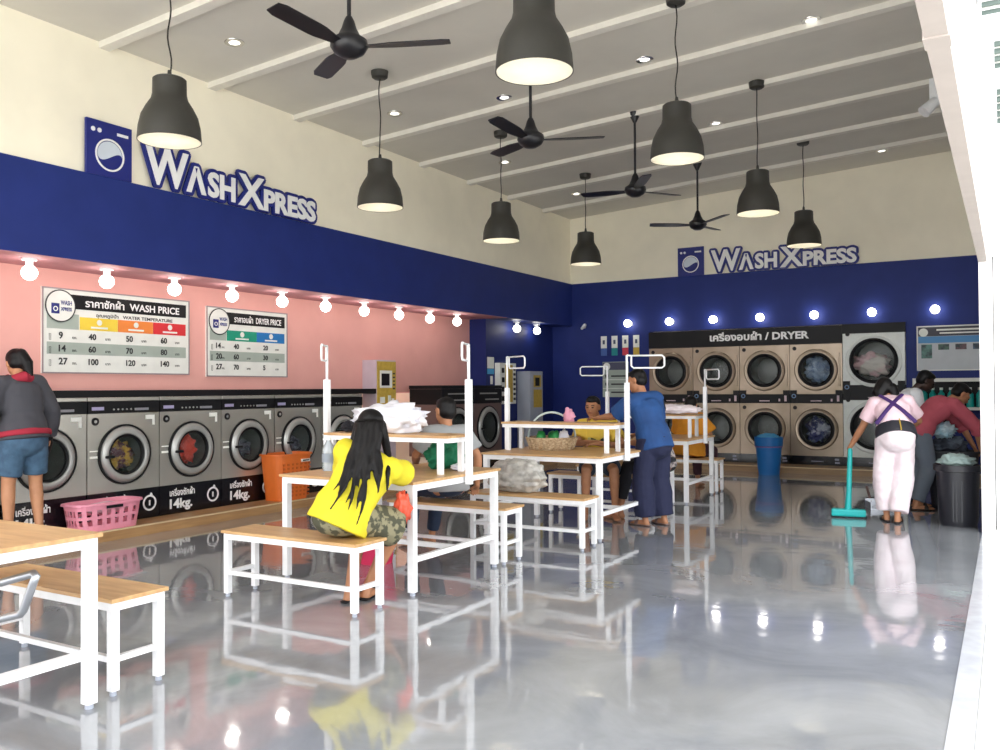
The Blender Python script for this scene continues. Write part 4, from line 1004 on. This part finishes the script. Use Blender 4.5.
# 10 man in coral t-shirt bending
J = dict(pel=(0, -.04, .80), neck=(.0, .30, 1.13), che=(0, .20, 1.07), wai=(0, .06, .95), head=(.0, .42, 1.20), face=(0, .75, -.65), hup=(0, .7, .7), el=[(-.18, .50, .88), (.20, .48, .86)], wr=[(-.10, .60, .64), (.12, .56, .62)], hd=[(0, .4, -1), (0, .4, -1)], hn=[(0, 1, .3), (0, 1, .3)],
         kn=[(-.09, .03, .44), (.10, .03, .44)], an=[(-.09, -.02, .08), (.12, -.1, .08)])
person('man in coral red t-shirt bending over a basket of laundry', (-.80, 10.16, 0), R(-62), J, M_skin,
       [('shirt', M_rt, dict(sleeve=1.3, loose=.016, name='tshirt', amp=.008)), ('trousers', M_gj, dict(len=1.95, loose=.012, name='trousers')), ('hair', M_hair, {})], .97, shoe=M_sand)

# ------------------------------------------------------------------ loose things
def basket(name, label, loc, rz, a0, b0_, a1, b1, h, m, holes=True, rim=.018):
    t = thing(name, label, 'basket', loc, rz); bm = B(); n = 48
    def ringp(a, b, z, e=4.):
        out = []
        for k in range(n):
            th = 2*PI*(k+.5)/n; c, s = math.cos(th), math.sin(th)
            r = (abs(c/1)**e+abs(s/1)**e)**(-1/e); out.append(V((a*c*r, b*s*r, z)))
        return out
    lv = 9
    rings = []; inn = []
    for i in range(lv+1):
        u = i/lv; a = a0+(a1-a0)*u; b = b0_+(b1-b0_)*u
        rings.append([bm.verts.new(p) for p in ringp(a, b, h*u)]); inn.append([bm.verts.new(p) for p in ringp(a-.004, b-.004, h*u)])
    for i in range(lv):
        for k in range(n):
            j = (k+1) % n
            hole = holes and i in (2, 3, 5, 6) and k % 2 == 0
            if hole: 
                continue
            bm.faces.new((rings[i][k], rings[i][j], rings[i+1][j], rings[i+1][k])); bm.faces.new((inn[i][k], inn[i+1][k], inn[i+1][j], inn[i][j]))
    bm.faces.new(rings[0][::-1])
    obj('basket_body', bm, m, t)
    bm = B(); A, Bq = ringp(a1+rim, b1+rim, h-.012), ringp(a1-.006, b1-.006, h-.012); A2, B2 = ringp(a1+rim*.8, b1+rim*.8, h+.006), ringp(a1-.004, b1-.004, h+.006)
    rr = [[bm.verts.new(p) for p in q] for q in (A, A2, B2, Bq)]
    for q in range(4):
        a, b = rr[q], rr[(q+1) % 4]
        for k in range(n): bm.faces.new((a[k], a[(k+1) % n], b[(k+1) % n], b[k]))
    r = obj('rim', bm, m, t)
    return t
M_bpk = mat('basket_pink', 'F49DB2', .45); M_bor = mat('basket_orange', 'E2722A', .5)
t = basket('laundry_basket', 'pink plastic laundry basket with holes on the platform', (-6.87, 4.83, .092), PI/2, .285, .135, .325, .15, .235, M_bpk)
bm = B(); box(bm, -.08, .08, -.170, -.166, .19, .215); obj('handle_opening', bm, M_black, t)
M_in = mat('towel_pale', 'E7B7C3', .8)
laundry((-6.87, 4.86, .27), (.07, .22, .05), M_in, 'pale pink laundry inside the pink basket', 41, .2)
t = basket('laundry_basket', 'tall orange plastic laundry basket on the platform', (-6.875, 7.08, .092), PI/2, .22, .145, .28, .165, .50, M_bor, False)
bm = B(); box(bm, .06, .19, -.176, -.160, .41, .44, .004); obj('handle_plate', bm, M_sign_w, t); bm = B(); box(bm, .075, .175, -.1775, -.176, .418, .432); obj('handle_slot', bm, M_black, t)
bm = B()
for i in range(9):
    u = .08+i*.085; 
    for q in range(-3, 4):
        x = q*.06*(1+.12*u); y = -(.145+.02*u)*1.0-.003
        box(bm, x-.012, x+.012, y-.004, y+.006, .5*u, .5*u+.022)
obj('moulded_slots', bm, mat('basket_orange_dark', 'C65F20', .5), t)
M_blu = mat('bin_blue', '1F6FB8', .45)
t = thing('laundry_bin', 'round blue plastic bin in front of the third dryer', 'bin', (-3.06, 13.08, 0))
bm = B(); shell(bm, [(.001, 0), (.145, 0), (.16, .1), (.185, .42), (.20, .43), (.205, .55), (.198, .555), (.19, .44), (.15, .1), (.14, .01), (.001, .01)], n=40); obj('bin_body', bm, M_blu, t, .7)
bm = B(); shell(bm, [(.19, .405), (.2005, .405), (.2005, .42), (.19, .42)], n=40); obj('coloured_band', bm, mat('band_mauve', '7C5E9C', .5), t)
laundry((-3.06, 13.08, .55), (.14, .14, .05), mat('laundry_aqua', '4C9ECF', .8), 'light blue cloth heaped in the blue bin', 44, .3)
M_binb = mat('bin_black', '1B1C24', .38)
t = thing('waste_bin', 'tall black plastic waste bin beside the white column', 'bin', (-.415, 9.15, 0))
bm = B(); shell(bm, [(.001, 0), (.155, 0), (.165, .05), (.182, .50), (.205, .505), (.205, .56), (.195, .565), (.176, .51), (.158, .05), (.15, .012), (.001, .012)], n=40); obj('bin_body', bm, M_binb, t, .6)
bm = B()
for a in (-1.75, -1.6, -1.35): box(bm, .172*math.cos(a)-.006, .172*math.cos(a)+.006, .175*math.sin(a)-.006, .175*math.sin(a)+.006, .05, .42)
obj('rib', bm, M_binb, t)
t = obj('bin_liner', cloth(B(), (0, 0, 0), (.14, .13, .075), 51, .25, 2.5), mat('liner_grey', '8FA3A0', .4), None, 3.2); t.location = (-.425, 9.15, .585); tag(t, 'greyish bin liner bulging out of the black bin', 'bag')
M_dk = mat('basket_charcoal', '23262E', .55)
t = basket('laundry_basket', 'dark laundry basket in front of the bending man in coral', (-.52, 10.42, 0), 0, .20, .17, .25, .21, .60, M_dk, False)
laundry((-.56, 10.42, .66), (.17, .15, .10), mat('laundry_dark_mix', '2E3440', .8, col2='55606E', scale=8, contrast=(.45, .58)), 'dark laundry heaped in the dark basket', 55, .3)
t = obj('plastic_bag', cloth(B(), (0, 0, 0), (.11, .10, .085), 57, .3, 3), mat('bag_sky', '9CC8DC', .3, col2='C9DCE2', scale=9), None, 3.2); t.location = (-.60, 10.36, .82); tag(t, 'pale blue plastic bag on top of the dark laundry', 'bag')
# counter and wall cabinet at the right end
t = thing('wall_cabinet', 'open white-framed wall cabinet under the instruction board', 'cabinet', (-.68, YB, .95))
bm = B()
for a in ((-.50, .48, .40, .45), (-.50, .48, 0, .04), (-.50, -.46, .04, .40), (.44, .48, .04, .40)): box(bm, a[0], a[1], -.28, -.001, a[2], a[3])
obj('cabinet_frame', bm, M_sign_w, t)
bm = B(); box(bm, -.459, .439, -.02, -.001, .041, .399); obj('back_panel', bm, M_black, t)
for i, x in enumerate((-.36, -.25, -.14, -.02, .10, .22, .34)):
    t = thing('detergent_bottle', 'teal detergent bottle inside the open wall cabinet', 'bottle', (-.68+x, YB-.16, .9915), 0, 'teal bottles in the wall cabinet')
    bm = B(); lathe(bm, [(0, 0), (.045, 0), (.048, .02), (.046, .18), (.02, .22), (.018, .24), (0, .24)], n=20); obj('bottle_body', bm, mat('bottle_teal', '0F9C94', .35), t, .7)
    bm = B(); lathe(bm, [(0, .241), (.022, .241), (.022, .275), (0, .275)], n=16); obj('cap', bm, M_sign_w, t)
t = thing('service_counter', 'dark blue counter below the wall cabinet', 'counter', (-.68, YB-.01, .09))
bm = B(); box(bm, -.55, .48, -.50, -.0, 0, .70, .006); obj('counter_body', bm, M_bluedk, t)
bm = B(); box(bm, -.57, .49, -.53, -.0, .701, .73, .004); obj('counter_top', bm, M_black, t)
bm = B(); box(bm, -.52, -.02, -.515, -.50, .04, .66, .003); obj('door', bm, M_bluedk, t)
bm = B(); box(bm, -.01, .46, -.515, -.50, .04, .66, .003); obj('door', bm, M_bluedk, t)
# squeegee
M_teal = mat('plastic_teal', '14AFAE', .4)
t = thing('squeegee_mop', 'teal squeegee mop held by the person in pink', 'mop', (-1.37, 9.16, 0), R(8))
bm = B(); box(bm, -.165, .155, -.05, .05, .012, .085, .02); obj('mop_head', bm, M_teal, t)
bm = B(); box(bm, -.17, .16, -.006, .006, 0, .02); obj('blade', bm, M_black, t)
bm = B(); loft(bm, [(-.01, 0, .08), (.0, .02, .25), (.015, .06, .66)], [.032, .026, .022], n=14); obj('handle', bm, M_teal, t, 3.2)
# steel dustpan on the floor behind the mopping person
t = thing('dustpan', 'small grey dustpan on the floor left of the white trousers', 'dustpan', (-1.15, 10.0, 0), R(20))
bm = B(); box(bm, -.16, .16, -.13, .13, 0, .012); box(bm, -.16, .16, .118, .13, .012, .09); box(bm, -.16, -.15, -.13, .118, .012, .07); box(bm, .15, .16, -.13, .118, .012, .07); obj('pan', bm, M_tube, t)
bm = B(); loft(bm, [(-.10, .13, .06), (-.12, .22, .20)], [.014, .014], n=10); obj('handle', bm, M_brown, t, 3.2)
# on the tables
t = thing('water_bottle', 'clear ribbed bottle on the table left of the woman in yellow', 'bottle', (-4.21, 4.76, .7155))
M_clr = mat('clear_plastic', 'DCE6EC', .12, trans=.7)
bm = B(); lathe(bm, [(0, 0), (.042, 0), (.046, .015), (.044, .05), (.046, .08), (.044, .11), (.046, .14), (.044, .165), (.02, .205), (.018, .218), (0, .218)], n=24); obj('bottle_body', bm, M_clr, t, .8)
bm = B(); lathe(bm, [(0, .2185), (.02, .2185), (.02, .236), (0, .236)], n=16); obj('cap', bm, M_sign_w, t)
bm = B(); shell(bm, [(.0462, .06), (.0475, .06), (.0475, .12), (.0462, .12)], n=24); obj('bottle_label', bm, mat('bottle_label', '8E9AA6', .4), t)
laundry((-4.12, 5.08, .745), (.11, .06, .035), mat('cloth_green', '1DA87C', .8), 'small green cloth lying on the table near the bottle', 61, .3, flat=-.02)
t = obj('paper_bag', cloth(B(), (0, 0, 0), (.10, .07, .11), 63, .18, 1.8, flat=-.10), mat('bag_cream', 'D9D6B4', .7), None, 3.2); t.location = (-3.93, 4.76, .818); tag(t, 'creamy paper bag on the table behind the yellow shirt', 'bag')
laundry((-3.53, 5.22, .815), (.13, .12, .10), mat('cloth_bottle_green', '0F6E4C', .8), 'dark green garment on the table right of the woman in yellow', 66, .3, flat=-.095)
laundry((-3.36, 5.18, .74), (.07, .05, .028), M_lw, 'small white cloth beside the dark green garment', 68, .3, flat=-.02)
laundry((-3.85, 5.02, 1.085), (.30, .13, .11), M_lw, 'heap of white laundry on the shelf behind the long black hair', 70, .35, flat=-.10)
laundry((-4.22, 5.02, 1.015), (.06, .09, .045), mat('cloth_black', '1C1A20', .85), 'dark cloth on the shelf left of the white laundry heap', 72, .3, flat=-.03)
M_red = mat('bucket_red', 'D62E5C', .45)
t = thing('bucket', 'pinkish red bucket on the floor under the second table', 'bucket', (-4.10, 5.16, 0))
bm = B(); shell(bm, [(.001, 0), (.12, 0), (.155, .29), (.165, .29), (.165, .31), (.148, .31), (.113, .01), (.001, .01)], n=36); obj('bucket_body', bm, M_red, t, .7)
bm = B(); tube(bm, [(.163*math.cos(a), -.02*0, .30-.16*math.sin(a)*0-.02-.12*math.sin(a)) if False else (.163*math.cos(a), -.10*math.sin(a), .30-.10*math.sin(a)) for a in [PI*k/12 for k in range(13)]], .004, 6); obj('bucket_handle', bm, M_sign_w, t)
t = obj('plastic_bag', cloth(B(), (0, 0, 0), (.045, .05, .10), 75, .3, 2.5), mat('limb_coral', 'E55A40', .4), None, 3.2); t.location = (-3.235, 4.33, .56); tag(t, 'coral red plastic bag hanging beside the yellow shirt at the table corner', 'bag')  # coral blob stands in for a reddish limb, not a bag
# wicker basket with a loop handle, flower and green packets
t = thing('wicker_basket', 'wicker basket with a hoop handle on the third table', 'basket', (-3.74, 7.36, .7155), R(20))
M_wick = mat('wicker', 'C9B394', .7, col2='8E7656', scale=40, stretch=(1, 1, 3), bump=.4)
bm = B(); shell(bm, [(.001, 0), (.19, 0), (.225, .06), (.235, .10), (.245, .105), (.24, .12), (.222, .11), (.21, .06), (.18, .012), (.001, .012)], n=48)
for k in range(24): 
    a = 2*PI*k/24; loft(bm, [(.205*math.cos(a), .205*math.sin(a), .01), (.243*math.cos(a), .243*math.sin(a), .115)], [.008, .008], n=6)
obj('basket_body', bm, M_wick, t, .8)
bm = B(); tube(bm, [(.225*math.cos(a), 0, .10+.25*math.sin(a)) for a in [PI*k/20 for k in range(21)]], .010, 8); obj('hoop_handle', bm, mat('hoop_pale', 'B7C4C2', .6), t, 3.2)
bm = B(); loft(bm, [(.15, 0, .24), (.17, 0, .33), (.15, .0, .38)], [.035, .05, .02], n=12); cloth(bm, (.17, -.01, .31), (.05, .04, .06), 81, .5, 3, 3); obj('ribbon_bow', bm, mat('ribbon_pink', 'DF9CB2', .6), t, 3.2)
for i, (x, y) in enumerate([(-.10, -.03), (-.02, .06), (.06, -.04)]):
    o = obj('green_packet', cloth(B(), (0, 0, 0), (.045, .04, .07), 83+i, .25, 2.5, 3), mat('packet_green', '15803F', .5, col2='2FA04E', scale=12), None, 3.2)
    o.location = (-3.74+x, 7.36+y, .82); tag(o, 'green packet standing in the wicker basket', 'packet', 'green packets in the wicker basket')
o = obj('white_packet', cloth(B(), (0, 0, 0), (.05, .04, .07), 90, .3, 2.5, 3), M_lw, None, 3.2); o.location = (-3.60, 7.33, .83); tag(o, 'white packet in the wicker basket, right of the green packets', 'packet')
# clear bag of cushions under the third table
o = obj('plastic_sack', cloth(B(), (0, 0, 0), (.26, .12, .15), 95, .14, 2.4, 5, flat=-.13), mat('sack_clear', 'D2CFC8', .3, col2='A9A6A0', scale=14, contrast=(.4, .6), alpha=.8), None, 3.2); o.location = (-3.60, 6.44, .552)
tag(o, 'crinkled clear plastic sack lying on the bench before the wicker basket table', 'bag')
# white cloths by the far table
laundry((-3.30, 9.72, 1.04), (.26, .12, .06), mat('cloth_blush', 'F2E6EA', .8), 'pale folded laundry on the farthest table shelf behind the man in blue', 97, .3, flat=-.045)
o = laundry((-3.42, 9.22, .80), (.10, .05, .30), M_lw, 'white cloth hanging over the front of the farthest table', 99, .2)

# ------------------------------------------------------------------ louvres, light, camera
louvre(-.195, .75, 4.60, 5.5, 'topmost grey louvred vent outside at the top right')
louvre(-.10, .75, 4.10, 4.47, 'middle grey louvred vent outside at the top right')
louvre(-.085, .75, 3.60, 4.03, 'lowest grey louvred vent outside at the top right')

w = bpy.data.worlds.new('World'); bpy.context.scene.world = w; w.use_nodes = True
bg = w.node_tree.nodes['Background']; bg.inputs['Color'].default_value = (.96, .98, 1, 1); bg.inputs['Strength'].default_value = 2.6

sun = bpy.data.lights.new('sun', 'SUN'); sun.energy = 7.; sun.angle = .02; sun.color = (1, .95, .87)
so_ = bpy.data.objects.new('sun', sun); C.objects.link(so_); so_.rotation_euler = V((.45, -.45, -.85)).to_track_quat('-Z', 'Y').to_euler()
def spot(loc, e, sz=.1, col=(1, .95, .86), kind='POINT'):
    l = bpy.data.lights.new('lamp_light', kind); l.energy = e; l.color = col
    if kind == 'POINT': l.shadow_soft_size = sz
    if kind == 'SPOT': l.spot_size = R(110); l.spot_blend = .8; l.shadow_soft_size = sz
    o = bpy.data.objects.new('lamp_light', l); C.objects.link(o); o.location = loc; return o
cam = bpy.data.cameras.new('Camera'); co = bpy.data.objects.new('Camera', cam); C.objects.link(co)
cam.sensor_width = 36; cam.lens = 868.5/1000*36; cam.clip_end = 200
yaw, pitch, roll = .5291, .01486, -.00604
r0 = V((math.cos(yaw), math.sin(yaw), 0)); fwd = V((-math.sin(yaw)*math.cos(pitch), math.cos(yaw)*math.cos(pitch), math.sin(pitch))); u0 = r0.cross(fwd)
rr = r0*math.cos(roll)+u0*math.sin(roll); uu = u0*math.cos(roll)-r0*math.sin(roll)
co.matrix_world = Matrix(((rr.x, uu.x, -fwd.x, 0), (rr.y, uu.y, -fwd.y, 0), (rr.z, uu.z, -fwd.z, 1.3), (0, 0, 0, 1)))
S = bpy.context.scene; S.camera = co
S.view_settings.view_transform = 'Standard'; S.view_settings.look = 'None'; S.view_settings.gamma = 1; S.view_settings.use_curve_mapping = False
S.view_settings.exposure = 0.68
